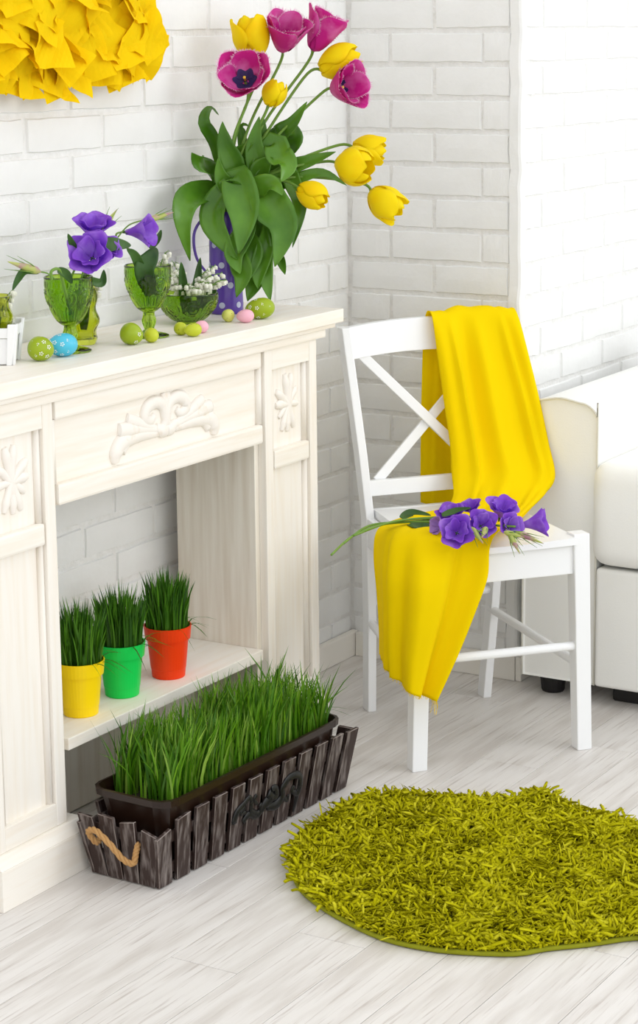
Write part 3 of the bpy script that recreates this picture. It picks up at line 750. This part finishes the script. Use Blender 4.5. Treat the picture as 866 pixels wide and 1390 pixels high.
for px, py, near in ((234,360,.01),(228,372,.04),(240,380,.05),(256,392,.06),(246,388,.0),(276,388,.05),(282,372,.02),(288,380,.04),(296,392,.03),(302,376,.0),(270,398,.06),(308,386,.03),(292,366,-.01),(236,392,.06),(230,384,.05),(284,390,.065),(244,372,.03),(278,376,.03),(262,398,.065)):
    tp = W(px, py-6, d=(BW-CAM).dot(FWD)-near*.8)
    if tp.y > 2.78: tp.y = 2.78
    b0 = bz+Vector(((tp-bz).x*.15, (tp-bz).y*.15, random.uniform(0,.01)))
    lf = None
    if k == 1: lf = [(0,0,0),(-.02,-.01,.06),(-.03,-.012,.12)]
    if k == 5: lf = [(.0,0,0),(.004,-.015,.06),(.014,-.02,.125)]
    if k == 3: lf = [(0,0,0),(.03,-.03,.03),(.05,-.045,.065)]
    if k == 9: lf = [(0,0,0),(.005,-.02,.03),(-.005,-.045,.055)]
    lily(b0, tp, (('white lily of the valley with a broad leaf in the bowl, goblet side' if px < 262 else 'white lily of the valley with a broad leaf in the bowl, jug side') if lf else 'white lily of the valley spray in the bowl on the goblet side' if px < 262 else 'white lily of the valley spray in the bowl on the purple jug side'), LB, 9, lf, k); k += 1
for j, (px, py) in enumerate(((226,352),(214,360),(228,340))):
    tp = W(px, py, d=(G2-CAM).dot(FWD)-.01*j); lily(G2+Vector((.004*j,-.004*j,.085)), tp, 'white lily of the valley spray arching out of the goblet beside the bowl', 'lily of the valley in the goblet', 8, None, 40+j)
for j, (px, py) in enumerate(((18,392),(14,404))):
    tp = W(px, py, d=(LVp-CAM).dot(FWD)-.01*j); lily(LVp+Vector((.006*j,0,.03)), tp, 'white lily of the valley spray in the vase of the small picket box', 'lily of the valley in the picket box vase', 7, [(0,0,0),(-.002-.006*j,-.01,.08),(-.006-.01*j,-.012,.15)], 50+j)
tp = W(134,386,d=(VP-CAM).dot(FWD)); lily(VP+Vector((0,0,.03)), tp, 'white lily of the valley spray in the wavy lime vase', 'lily of the valley in the wavy vase', 7, [(0,0,0),(.004,-.004,.07),(.006,-.006,.125)], 60)

# ------------------------------------------------------------------ lisianthus
cup = lambda u: (u**.55)*(.80+.30*u*u)
trum = lambda u: .18+.82*u**1.5
def bloom(t, org, c, axis, rad, seed, mt='lisianthus', trumpet=False):
    axis = Vector(axis).normalized(); L_ = rad*(1.15 if not trumpet else 1.9); b = Vector(c)-axis*L_*.55
    n_ = 5 if trumpet else 4
    for j in range(n_): petal(t, org, b, axis, L_, rad, j*6.283/n_+seed, 2.0, trum if trumpet else cup, mt, .10, .12, 0, seed*20+j, 1.0, taper=.15)
    if not trumpet:
        for j in range(4): petal(t, org, b+axis*.004, axis, L_*.95, rad*.66, j*1.57+seed+.8, 1.9, cup, mt, .14, .12, 0, seed*20+10+j, 1.0, taper=.15)
    MB().tube([b-axis*.012-org, b-org, b+axis*.006-org], [.002,.004,.005], 7).build('calyx', 'leaf_dark', t, smooth=True)
    return b-axis*.012
def lbud(t, org, base, tip, w=.008):
    base, tip = Vector(base), Vector(tip)
    MB().tube([p-org for p in curve([base, base.lerp(tip,.33), base.lerp(tip,.66), tip], 12)], [.0018,w*.45,w*.75,w*.85,w*.85,w*.8,w*.7,w*.6,w*.48,w*.36,w*.25,w*.14,.0004], 9).build('bud', 'bud', t, smooth=True)
    d = (tip-base); x, y, z = frame(d)
    mb = MB()
    for k in range(4):
        a = k*1.57; q = x*math.cos(a)+y*math.sin(a)
        mb.tube([base-org, base+d*.4+q*w*1.1-org, base+d*.9+q*w*1.9-org], [.0012,.0011,.0003], 5)
    mb.build('sepals', 'stem', t, smooth=True)
def stemtube(t, org, pts, r_=.0022, n=24): MB().tube([Vector(p)-org for p in curve(pts, n)], r_, 7).build('stem', 'stem', t, smooth=True)
def at(px, py, y): return W(px, py, y=y)
o = G1+Vector((0,0,.09)); yy = 2.64
t = thing('lisianthus', 'purple lisianthus stem with two open blooms standing in the goblet', 'flower', o)
b1 = bloom(t, o, at(127,310,yy+.01), vdir(.1,.75,.5), .036, 1); b2 = bloom(t, o, at(123,346,yy-.03), vdir(-.1,.25,1), .040, 2); b3 = bloom(t, o, at(147,338,yy-.01), vdir(.45,.3,.6), .024, 3)
stemtube(t, o, [o+Vector((0,0,-.03)), o+Vector((.01,.004,.05)), at(112,352,yy), b2]); stemtube(t, o, [o+Vector((0,.004,-.03)), at(114,365,yy+.01), at(120,335,yy+.02), b1])
stemtube(t, o, [at(118,350,yy), at(132,345,yy), b3]); stemtube(t, o, [at(118,340,yy+.015), at(134,322,yy+.01), at(139,311,yy)], .0016); lbud(t, o, at(139,312,yy), at(159,284,yy))
leaf('leaf', [at(112,360,yy), at(100,335,yy), at(92,317,yy)], .016, 'leaf_dark', t, org=o); leaf('leaf', [at(122,345,yy-.01), at(150,332,yy-.02), at(178,333,yy-.02)], .03, 'leaf_dark', t, org=o)
leaf('leaf', [at(118,378,yy), at(138,384,yy-.01), at(141,366,yy-.01)], .018, 'leaf_dark', t, org=o)
o = G1+Vector((-.01,-.01,.08))
t = thing('lisianthus', 'lisianthus stem with one closed bud bending out of the goblet over the green egg', 'flower', o)
stemtube(t, o, [o, at(86,385,yy-.02), at(80,366,yy-.03), at(70,368,yy-.03), at(70,380,yy-.03)], .0032); stemtube(t, o, [at(74,378,yy-.03), at(64,371,yy-.03), at(54,369,yy-.03)], .0016); lbud(t, o, at(55,369,yy-.03), at(10,355,yy-.03), .010)
leaf('leaf', [at(52,369,yy-.03), at(34,368,yy-.03), at(24,380,yy-.03), at(17,394,yy-.03)], .015, 'leaf_dark', t, org=o); leaf('leaf', [at(78,366,yy-.03), at(90,372,yy-.03), at(98,385,yy-.03)], .018, 'leaf_dark', t, org=o)
o = G2+Vector((0,0,.09)); yy = 2.645
t = thing('lisianthus', 'purple lisianthus with a single trumpet bloom above the two goblets', 'flower', o)
b1 = bloom(t, o, at(190,314,yy), vdir(.85,.0,.35), .031, 4, trumpet=True); stemtube(t, o, [o+Vector((0,0,-.03)), at(186,350,yy+.01), at(160,330,yy+.02), at(158,318,yy+.01), b1])
stemtube(t, o, [at(160,322,yy+.02), at(176,305,yy+.02), at(203,297,yy+.02)], .0016); lbud(t, o, at(203,298,yy+.02), at(236,288,yy+.02))
leaf('leaf', [o, at(186,352,yy-.02), at(172,338,yy-.02)], .022, 'leaf_dark', t, org=o); leaf('leaf', [o+Vector((0,-.01,.0)), at(196,368,yy-.03), at(204,350,yy-.03), at(212,336,yy-.02)], .042, 'leaf_dark', t, org=o)
leaf('leaf', [at(204,338,yy+.02), at(214,325,yy+.02), at(219,312,yy+.02)], .014, 'leaf_dark', t, org=o)

# bunch lying on the chair seat
def sp(px, py, z): return W(px, py, z=z)
LG = 'lisianthus stems lying on the chair'
def sprig(lab, stems, blooms, buds, leaves):
    o = Vector(sp(*stems[0][0])); o = Vector((o.x,o.y,o.z)); t = thing('lisianthus', lab, 'flower', o, 0, LG)
    for s in stems: stemtube(t, o, [sp(*p) for p in s], .0026)
    for c, ax, r_, sd, mt, tr in blooms: bloom(t, o, sp(*c), ax, r_, sd, mt, tr)
    for a, b in buds: lbud(t, o, sp(*a), sp(*b), .008)
    for pts, w in leaves: leaf('leaf', [sp(*p) for p in pts], w, 'leaf_dark', t, org=o, nrm=vdir(random.uniform(-.2,.2),.7,.6), fold=.3)
sprig('lisianthus stem on the chair with the bloom nearest the stem ends', [[(450,753,.56),(478,728,.56),(515,713,.558),(560,708,.556),(605,705,.565)],], [((612,700,.575), vdir(-.2,.75,.5), .030, 11,'lisianthus',False), ((598,714,.57), vdir(-.7,.1,.5), .020, 12,'lisianthus_pale',True)], [((640,716,.575),(656,738,.56))], [([(545,704,.558),(560,697,.563),(585,700,.563)], .024)])
sprig('lisianthus stem on the chair with a low bloom spread on the scarf', [[(466,738,.56),(500,714,.56),(545,709,.557),(590,709,.562),(615,715,.57)],], [((620,722,.572), vdir(-.1,.2,1), .034, 13,'lisianthus',False)], [((660,716,.575),(654,730,.57))], [([(555,712,.556),(575,716,.556),(596,712,.556)], .026)])
sprig('lisianthus stem on the chair with two tall upright blooms', [[(480,727,.562),(530,709,.562),(580,703,.565),(630,702,.57),(655,700,.575)],], [((654,712,.575), vdir(.1,.3,.9), .030, 14,'lisianthus',False), ((681,692,.59), vdir(.15,.75,.5), .033, 15,'lisianthus',False), ((640,690,.585), vdir(-.2,.6,.4), .022, 16,'lisianthus',False)], [((684,722,.57),(712,730,.562))], [([(600,700,.58),(620,694,.59),(640,690,.6)], .02)])
sprig('lisianthus stem on the chair ending in a pale trumpet bloom over the seat', [[(490,722,.563),(540,707,.564),(600,704,.566),(660,712,.572),(700,715,.572)],], [((726,710,.575), vdir(.9,.15,.25), .030, 17,'lisianthus',True), ((692,714,.572), vdir(.3,.2,.8), .026, 18,'lisianthus',False)], [((690,722,.565),(706,752,.545)), ((700,722,.568),(738,738,.552))], [([(650,708,.575),(664,700,.585),(676,704,.585)], .02)])

# ------------------------------------------------------------------ eggs
def egg(px, py, ln, dia, mt, lab, az=0, tilt=0, prints=None, specks=0, upright=0, lift=0):
    p = W(px, py, z=1.03); n_ = 20; prof = []
    for i in range(n_+1):
        th = math.pi*i/n_; x = math.cos(th); r_ = dia/2*math.sin(th)*(1-.10*x); prof.append((max(0,r_), -ln/2*x))
    t = thing('easter_egg', lab, 'egg', (p.x, p.y, 1.03), az, 'decorated eggs on the mantel')
    Mr = (Matrix.Rotation(R(upright), 4, 'Y') if True else None); h = dia/2*1.02
    mb = MB().lathe(prof, 28); Mx = Matrix.Translation((0,0,h if abs(upright) > 60 else ln/2*.96)) @ Mr
    mb.v = [tuple(Mx @ Vector(v)) for v in mb.v]
    zmin = min(v[2] for v in mb.v); mb.v = [(v[0],v[1],v[2]-zmin) for v in mb.v]
    mb.build('shell', mt, t, smooth=True); Mx = Matrix.Translation((0,0,-zmin)) @ Mx; Mi = Mx.to_3x3()
    def surf(a, x):   # x in -1..1 along
        r_ = dia/2*math.sqrt(max(0,1-x*x))*(1-.10*(-x)); return Vector((r_*math.cos(a), r_*math.sin(a), ln/2*x))
    dm = MB(); rnd = random.Random(int(px*7+py))
    def disc(c, rad):
        nrm = Vector((c.x/(dia/2)**2, c.y/(dia/2)**2, c.z/(ln/2)**2)).normalized(); x_, y_, _ = frame(nrm)
        vs = [Mx @ (c+nrm*.0005)]+[Mx @ (c+nrm*.0002+(x_*math.cos(k*.785)+y_*math.sin(k*.785))*rad) for k in range(8)]
        dm.add(vs, [(0,k+1,(k+1) % 8+1) for k in range(8)]); return x_, y_, nrm
    if prints:
        for a, x in prints:
            c = surf(a, x); x_, y_, nrm = frame(Vector((c.x/(dia/2)**2, c.y/(dia/2)**2, c.z/(ln/2)**2)))
            for k in range(5):
                q = c+(x_*math.cos(k*1.2566)+y_*math.sin(k*1.2566))*.0032
                s_ = math.sqrt((q.x/(dia/2))**2+(q.y/(dia/2))**2+(q.z/(ln/2))**2); disc(q/s_*1.0, .0013)
            disc(c, .0007)
        dm.build('painted_flowers', 'egg_print', t)
    if specks:
        for k in range(specks): disc(surf(rnd.uniform(0,6.28), rnd.uniform(-.85,.85)), rnd.uniform(.0004,.0011))
        dm.build('speckles', 'speck', t)
    return t
PR = [(a*1.05+.3*(j % 2), x) for j, x in enumerate((-.62,-.2,.25,.66)) for a in range(6)]
egg(56,490,.053,.049,'egg_green','olive green egg with white flower prints beside the blue egg',R(120),0,PR,upright=78)
egg(85,484,.063,.047,'egg_blue','light blue egg with white flower prints next to the goblet foot',R(-35),0,PR,upright=88)
egg(179,468,.049,.046,'egg_green','plain olive green egg standing by the foot of the second goblet',R(120),0,PR[:6],upright=65)
egg(206,465,.034,.031,'egg_lime','tiny lime yellow egg touching the plain olive egg',R(60),upright=80,specks=4)
egg(246,455,.032,.028,'egg_lime','small speckled lime egg below the glass bowl, behind its lime neighbour',R(100),upright=70,specks=14)
egg(262,457,.039,.029,'egg_lime','small speckled lime egg lying in front of the pink egg by the bowl',R(-40),upright=88,specks=18)
egg(273,452,.033,.027,'egg_pink','small pink egg half hidden behind a lime egg at the bowl',R(-40),upright=88)
egg(310,437,.029,.029,'egg_pale','small pale yellow speckled egg in front of the purple jug',R(70),upright=30,specks=10)
egg(333,438,.040,.030,'egg_pink','pink egg lying between the pale speckled egg and the big green one',R(-50),upright=88)
egg(353,433,.068,.048,'egg_green','large olive egg with white flower prints at the foot of the tulip jug',R(-55),0,PR,upright=82)

# ------------------------------------------------------------------ pots of grass in the niche
def pot(px, py, mt, lab, seed):
    rnd = random.Random(seed); p = W(px, py, z=.2752); t = thing('potted_grass', lab, 'potted plant', (p.x,p.y,.2752), 0, 'pots of grass in the fireplace niche')
    h = .117
    pr = [(0,0),(.035,0),(.0365,.0015),(.0385,.02),(.0392,.021),(.0455,.086),(.0458,.087),(.0500,.0875),(.0525,.113),(.0530,h),(.0505,h),(.0480,.10),(.0475,.095),(0,.095)]
    MB().lathe(pr, 40).build('pot', mt, t, smooth=False)
    MB().lathe([(0,.0955),(.0474,.0955),(.046,.0985),(.03,.101),(0,.102)], 24).build('soil', 'soil', t, smooth=True)
    mb = MB(); st = random.getstate(); random.seed(seed)
    for k in range(480):
        r_ = .045*math.sqrt(random.random()); a = random.uniform(0,6.283); b = Vector((r_*math.cos(a), r_*math.sin(a), .098))
        az = a+random.uniform(-.8,.8) if random.random() < .7 else random.uniform(0,6.283)
        blade(mb, b, random.uniform(.085,.16)*(1.05-.25*(r_/.045)), az, random.uniform(.02,.14)+.16*(r_/.045)*random.random(), random.uniform(.0038,.0058), 4)
    for k in range(7):
        a = random.uniform(-2.6,.6); b = Vector((.044*math.cos(a), .044*math.sin(a), .1)); blade(mb, b, random.uniform(.07,.10), a, random.uniform(.6,1.1), .004, 5, random.uniform(.5,1.3))
    mb.build('grass', 'grass_pot', t, kind='stuff'); random.setstate(st)
pot(110,968,'pot_yellow','yellow plastic pot of green grass on the niche shelf',31)
pot(166,942,'pot_green','bright green plastic pot of green grass between the yellow and red pots',32)
pot(229,917,'pot_red','orange red plastic pot of green grass on the niche shelf',33)

# ------------------------------------------------------------------ picket planter with the grass trough
PO = Vector((3.213,2.326,0)); PA = R(-2.0); LN, WD = .69, .172
pl = thing('picket_planter', 'dark wooden picket planter with rope handles on the floor by the mantel', 'planter', PO, PA)
FLR = .15                                       # outward lean of the sides per metre of height
hs = [.113,.137,.143,.144,.144,.144,.144,.144,.144,.143,.142,.138]
def slat(name, x, top_x, w, h, h2, place):
    mb = MB(); th = .009
    bot = [place(x-w/2, 0, 0), place(x+w/2, 0, 0), place(x+w/2, 0, th), place(x-w/2, 0, th)]
    top = [place(top_x-w/2, h, 0), place(top_x+w/2, h2, 0), place(top_x+w/2, h2, th), place(top_x-w/2, h, th)]
    mb.hexa(bot, top); return mb.build(name, 'dark_wood', pl, bevel=.0013, edge='wood_edge')
ZB = .002
def pf(s, z, d): return Vector((s, -FLR*z+d, z+ZB))          # front
def pb(s, z, d): return Vector((s, WD+FLR*z-d, z+ZB))        # back
def pe(s, z, d): return Vector((-FLR*z+d, s, z+ZB))          # near end
def pg(s, z, d): return Vector((LN+FLR*z-d, s, z+ZB))        # far end
for k in range(12):
    x = .0215+k*(LN-.043)/11; e = (k/11*2-1); tx = x+.024*e
    sl = .012 if k == 0 else .006 if k == 1 else 0
    slat('slat', x, tx, .043, hs[k], hs[k]+sl, pf); slat('slat', x, tx, .043, hs[k], hs[k], pb)
for k, (h0, h1) in enumerate(((.125,.113),(.138,.130),(.136,.139),(.128,.130))):
    y = .0315+k*(WD-.054)/3; ty = y+.022*(k/3*2-1)
    slat('slat', y, ty, .038, h0 if k else .113, h1 if k else .125, pe); slat('slat', y, ty, .038, .136, .136, pg)
for z in (.03,.10):
    for f_, s0, s1 in ((pf,.012,LN-.012),(pb,.012,LN-.012),(pe,.012,WD-.012),(pg,.012,WD-.012)):
        a = [f_(s0,z-.012,.0095), f_(s1,z-.012,.0095), f_(s1,z-.012,.0155), f_(s0,z-.012,.0155)]; b = [f_(s0,z+.012,.0095), f_(s1,z+.012,.0095), f_(s1,z+.012,.0155), f_(s0,z+.012,.0155)]
        MB().hexa(a, b).build('batten', 'dark_wood', pl)
MB().box((.012,.012,.004), (LN-.012,WD-.012,.014)).build('bottom', 'dark_wood', pl)
def rope(P):
    C_ = curve(P, 60); mb = MB()
    for k in range(3):
        pts = []
        for i, c in enumerate(C_):
            tg = (C_[min(i+1,60)]-C_[max(i-1,0)]).normalized(); x_ = tg.cross(Vector((.3,.2,.93))).normalized(); y_ = tg.cross(x_); a = i*.62+k*2.094
            pts.append(c+(x_*math.cos(a)+y_*math.sin(a))*.0033)
        mb.tube(pts, .0036, 7)
    mb.build('rope_handle', 'rope', pl, smooth=True)
rope([pe(.143,.080,.006), pe(.141,.078,-.010), pe(.150,.102,-.018), pe(.125,.112,-.024), pe(.090,.092,-.028), pe(.060,.064,-.028), pe(.044,.055,-.018), pe(.043,.075,-.006), pe(.046,.09,.008)])
rope([pg(.143,.080,.006), pg(.141,.078,-.010), pg(.150,.102,-.018), pg(.125,.112,-.024), pg(.090,.082,-.028), pg(.060,.064,-.028), pg(.044,.075,-.012), pg(.043,.085,.006)])
# black iron scrollwork on the front
sm = MB(); nrm = Vector((0,-1,FLR)).normalized()
def zs(x, y):   # a point of the scrollwork on the slats' front plane
    p = W(280+x/4.124, 960+y/4.124, y=2.305); q = Matrix.Rotation(-PA, 3, 'Z') @ (p-PO); return q.x, q.z
for pts, rr in (([(155,650),(165,590),(200,540),(225,505),(240,530)], (.013,.010,.008,.007,.008)), ([(205,650),(235,600),(270,610),(300,580),(290,545)], (.008,.010,.012,.010,.007)),
                ([(240,530),(245,580),(275,600)], (.008,.009,.010)), ([(265,490),(255,520),(275,545)], (.006,.006,.005)), ([(300,585),(320,540),(345,500),(330,480)], (.009,.014,.016,.012)), ([(345,500),(375,490),(365,450),(345,460)], (.014,.013,.010,.008)),
                ([(330,560),(380,550),(410,500),(405,450),(430,410)], (.010,.014,.012,.010,.009)), ([(405,450),(430,400),(470,375),(500,390),(505,440)], (.008,.009,.011,.012,.011)), ([(505,430),(495,480),(465,470),(470,440)], (.012,.010,.008,.006)), ([(500,460),(492,520),(485,590)], (.010,.009,.005)),
                ([(410,500),(440,520),(445,490)], (.008,.007,.005)), ([(150,660),(160,610)], (.008,.006)), ([(205,560),(190,600),(215,590)], (.006,.007,.004))):
    P = []
    for q in pts:
        x, z = zs(*q); P.append(Vector((x, -FLR*z-.0035, z+ZB)))
    C_ = curve(P, 14); n_ = len(rr)-1
    sm.tube(C_, [(lambda f: rr[min(int(f),n_-1)]*(1-(f-min(int(f),n_-1)))+rr[min(int(f),n_-1)+1]*(f-min(int(f),n_-1)))(i/14*n_)*.78 for i in range(15)], 8, flat=(nrm,.22))
sm.build('iron_scroll', 'iron', pl, smooth=True, label='black wrought scroll ornament')
# trough
TO = PO+Matrix.Rotation(PA, 3, 'Z') @ Vector((LN/2-.012, WD/2-.004, 0)); TO.z = .0165
tr = thing('grass_trough', 'brown plastic trough of tall green grass inside the picket planter', 'planter', TO, PA)
def ring(l, w, c, z):
    l, w = l/2, w/2; q = []
    for sx, sy, a0 in ((1,1,0),(-1,1,90),(-1,-1,180),(1,-1,270)):
        for k in range(4):
            a = R(a0+k*30); q.append((sx*(l-c)+c*math.cos(a), sy*(w-c)+c*math.sin(a), z))
    return q
rings = [ring(.56,.125,.02,0), ring(.565,.13,.022,.003), ring(.632,.182,.035,.148), ring(.650,.200,.038,.150), ring(.652,.202,.038,.164), ring(.640,.190,.036,.165), ring(.628,.178,.034,.150), ring(.622,.172,.034,.130)]
mb = MB(); k16 = 16
for q in rings: mb.v += q
for i in range(len(rings)-1):
    for j in range(k16): mb.f.append((i*k16+j, i*k16+(j+1) % k16, (i+1)*k16+(j+1) % k16, (i+1)*k16+j))
mb.f.append(tuple(range(15,-1,-1))); mb.f.append(tuple(range((len(rings)-1)*k16, len(rings)*k16)))
mb.build('trough', 'trough_plastic', tr)
s_ = MB(); s_.v = ring(.62,.17,.033,.1305)+ring(.60,.15,.03,.138); s_.f = [(j, (j+1) % 16, 16+(j+1) % 16, 16+j) for j in range(16)]+[tuple(range(16,32)), tuple(range(15,-1,-1))]
s_.build('soil', 'soil', tr)
mb = MB(); random.seed(77)
for k in range(2500):
    x = random.uniform(-.272,.300); y = random.uniform(-.072,.076)
    if k % 3 == 0: x = random.uniform(-.272,.300); y = random.choice((-1,1))*random.uniform(.055,.077)
    cl = math.sin(x*60+1)*math.sin(y*90)
    if cl < -.35 and random.random() < .6: continue
    a = random.uniform(0,6.283); hgt = random.uniform(.085,.172)+.012*math.sin(x*23)
    if random.random() < .45: a = random.uniform(-.9,.9)
    ed = max(0,(x-.24)/.06)
    blade(mb, Vector((x,y,.134)), hgt*(1-.25*ed*random.random()), a, random.uniform(.05,.34)+.4*ed*random.random(), random.uniform(.0038,.0062), 4, .1*random.random())
for k in range(16):
    x = random.uniform(.27,.300); y = random.uniform(-.06,.06)
    blade(mb, Vector((x,y,.134)), random.uniform(.11,.15), random.uniform(-.9,.3), random.uniform(.5,.95), .0042, 6, random.uniform(.2,1.1))
for x, y, az in ((-.27,.02,2.8),(-.26,-.03,3.4),(-.1,.06,1.7)):
    blade(mb, Vector((x,y,.134)), .15, az, .6, .0045, 6, .2)
mb.build('grass', 'grass', tr, kind='stuff')

# ------------------------------------------------------------------ shaggy rug
def rp_(px, py, z=.0): p = W(px, py, z=z); return (p.x, p.y)
out = [rp_(394,1168), rp_(404,1205), rp_(432,1232), rp_(470,1255), rp_(520,1278), rp_(575,1291), rp_(630,1297), rp_(700,1299), rp_(742,1292), rp_(800,1286), rp_(866,1277), (3.47,1.35), (3.56,1.27), (3.72,1.25), (3.88,1.31), (3.99,1.45), rp_(880,1124,.02), rp_(840,1108,.02), rp_(800,1098,.02), rp_(768,1086,.02), rp_(750,1074,.02), rp_(732,1071,.02), rp_(715,1074,.02), rp_(695,1083,.02), rp_(660,1082,.02), rp_(620,1080,.02), rp_(580,1076,.02), rp_(540,1073,.02), rp_(500,1078,.02), rp_(465,1092,.02), rp_(430,1115,.02), rp_(405,1140,.015)]
n_ = len(out); P = []
for i in range(n_):
    for k in range(3):
        t = k/3; p0, p1, p2, p3 = [Vector(out[(i+j) % n_]+(0,)) for j in (-1,0,1,2)]
        P.append(.5*((2*p1)+(p2-p0)*t+(2*p0-5*p1+4*p2-p3)*t*t+(3*p1-p0-3*p2+p3)*t**3))
cen = sum(P, Vector())/len(P); RC = Vector((cen.x, cen.y, 0))
rug = thing('shaggy_rug', 'olive green shaggy rug with a lobed outline on the floor', 'rug', RC)
mb = MB(); m_ = len(P)
for z, f_ in ((.001,1.0),(.008,1.0),(.010,.985)): mb.v += [tuple((p-cen)*f_+Vector((0,0,z))) for p in P]
for i in range(2):
    for j in range(m_): mb.f.append((i*m_+j, i*m_+(j+1) % m_, (i+1)*m_+(j+1) % m_, (i+1)*m_+j))
mb.f.append(tuple(range(m_-1,-1,-1))); mb.f.append(tuple(range(2*m_, 3*m_)))
mb.build('backing', 'rug_back_shaded', rug)
MB().tube([p-cen+Vector((0,0,.006)) for p in P+P[:1]], .005, 7, cap=False).build('binding', 'rug_binding', rug, smooth=True)
def inside(x, y):
    c = False; j = m_-1
    for i in range(m_):
        if (P[i].y > y) != (P[j].y > y) and x < (P[j].x-P[i].x)*(y-P[i].y)/(P[j].y-P[i].y)+P[i].x: c = not c
        j = i
    return c
xs = [p.x for p in P]; ys = [p.y for p in P]
V_ = []; F_ = []; random.seed(5)
def yarn(x, y, az, L_, ln, r0, cu, cu2, h0=.008):
    dx, dy = math.cos(az), math.sin(az); px_, py_ = -dy, dx; n0 = len(V_); K = 5
    for i in range(K):
        t = i/(K-1); s_ = L_*ln*t**1.5; sw = L_*(cu*t*t+cu2*math.sin(t*4.5)*.3); hz = max(.004, h0+L_*(t*(1-.25*ln)-.42*ln*t*t*t))
        cx_ = x-cen.x+dx*s_+px_*sw; cy_ = y-cen.y+dy*s_+py_*sw; rr = r0*(.8,.95,1.05,1.12,.9)[i]
        for a in (.785, 2.356, 3.927, 5.498):
            V_.append((cx_+px_*rr*math.cos(a)+dx*rr*math.sin(a)*.7, cy_+py_*rr*math.cos(a)+dy*rr*math.sin(a)*.7, hz+rr*math.sin(a)*.8))
    for i in range(K-1):
        for k in range(4):
            a, b = n0+i*4+k, n0+i*4+(k+1) % 4; F_.append((a, b, b+4, a+4))
    e = n0+(K-1)*4; F_.append((e, e+1, e+2, e+3))
stp = .0080; gx = min(xs)
while gx < max(xs):
    gy = min(ys)
    while gy < max(ys):
        x, y = gx+random.uniform(-.004,.004), gy+random.uniform(-.004,.004); gy += stp
        if not inside(x, y): continue
        pa = 2.2*math.sin(x*17+1.3*math.sin(y*13))+2.0*math.sin(y*21+x*9)      # tufts lean together in patches
        yarn(x, y, pa+random.uniform(-2.0,2.0), random.uniform(.022,.034), random.uniform(.15,1.0), random.uniform(.0027,.0037), random.uniform(-1.2,1.2), random.uniform(-1,1))
    gx += stp
for i in range(m_):                                                            # the rim spills over the binding
    p, q = P[i], P[(i+1) % m_]; d = (q-p); k_ = max(1, int(d.length/.0035))
    for j in range(k_):
        c = p.lerp(q, j/k_); nr = Vector((d.y, -d.x, 0)).normalized()
        if inside(c.x+nr.x*.004, c.y+nr.y*.004): nr = -nr
        c = c-nr*random.uniform(.002,.012)
        yarn(c.x, c.y, math.atan2(nr.y, nr.x)+random.uniform(-.9,.9), random.uniform(.013,.022), random.uniform(.3,.8), random.uniform(.0027,.0036), random.uniform(-.7,.7), random.uniform(-1,1), .009)
mb = MB(); mb.v = V_; mb.f = F_; mb.build('pile', 'rug_pile', rug, smooth=True, kind='stuff')

# ------------------------------------------------------------------ crumpled paper picture on the wall
ART = Vector((3.500,YA-.006,1.848))
art = thing('paper_picture', 'square wall picture covered in crumpled yellow crepe paper pieces', 'wall decoration', ART)
MB().box((-.36,-.022,-.235), (.36,-.001,.24)).build('canvas', 'canvas', art, bevel=.002)
random.seed(21); pp = []
for k in range(8):
    mb = MB(); s = .052; a = [random.uniform(-1,1) for _ in range(8)]
    pts = [random.uniform(.80,1.12) for _ in range(4)]
    def sheet(u, v):
        x, z = 2*u-1, 2*v-1
        sk = (pts[0]*(1-u)+pts[1]*u)*(1-v)+(pts[2]*(1-u)+pts[3]*u)*v
        y = -.20*math.sin(x*2.4*a[0]+a[1]*3)*math.cos(z*2.2+a[2]*3)-.16*abs(math.sin(3.1*(x*a[3]+z*a[4])+a[5]*2))+.14*x*z*a[6]
        return (x*s*sk, y*s-.012, z*s*(2-sk)-.012)
    mb.grid(sheet, 9, 9)
    pp.append(mb)
protos2 = []
cells = [(i, j) for i in range(15) for j in range(11)]
for n2, (i, j) in enumerate(cells+[('e', q) for q in range(48)]):
    if i == 'e':
        q = j
        if q < 20: x, z, rz = -.34+.036*q, -.235, 0
        elif q < 36: x, z, rz = .355, -.22+.03*(q-20), -math.pi/2
        else: x, z, rz = -.34+.06*(q-36), .235, math.pi
        x += random.uniform(-.012,.012); z += random.uniform(-.012,.012); y = -.028+random.uniform(-.012,.004); tilt = random.uniform(-.35,.1)
    else:
        x = -.345+i*.049+random.uniform(-.014,.014); z = -.215+j*.045+random.uniform(-.014,.014); rz = random.uniform(-.8,.8); y = -.034-random.uniform(0,.028); tilt = random.uniform(-.75,.25)
    v = random.randrange(8)
    if len(protos2) < 8:
        o = pp[len(protos2)].build('paper_piece', 'crepe', art, smooth=False, solid=.0006); protos2.append(o)
    else: o = copy_part(protos2[v], art)
    o.location = (x, y, z); o.rotation_euler = Euler((tilt, -rz+random.uniform(-.5,.5), random.uniform(-.45,.45))); s = random.uniform(.72,1.05); o.scale = (s, s, s)
for x, z, rz in ((.075,-.268,.5),(.02,-.262,-.2),(-.05,-.258,.2)):
    o = copy_part(protos2[3], art, (x,-.03,z), (-.3,rz,.2), (.55,.9,1.0))
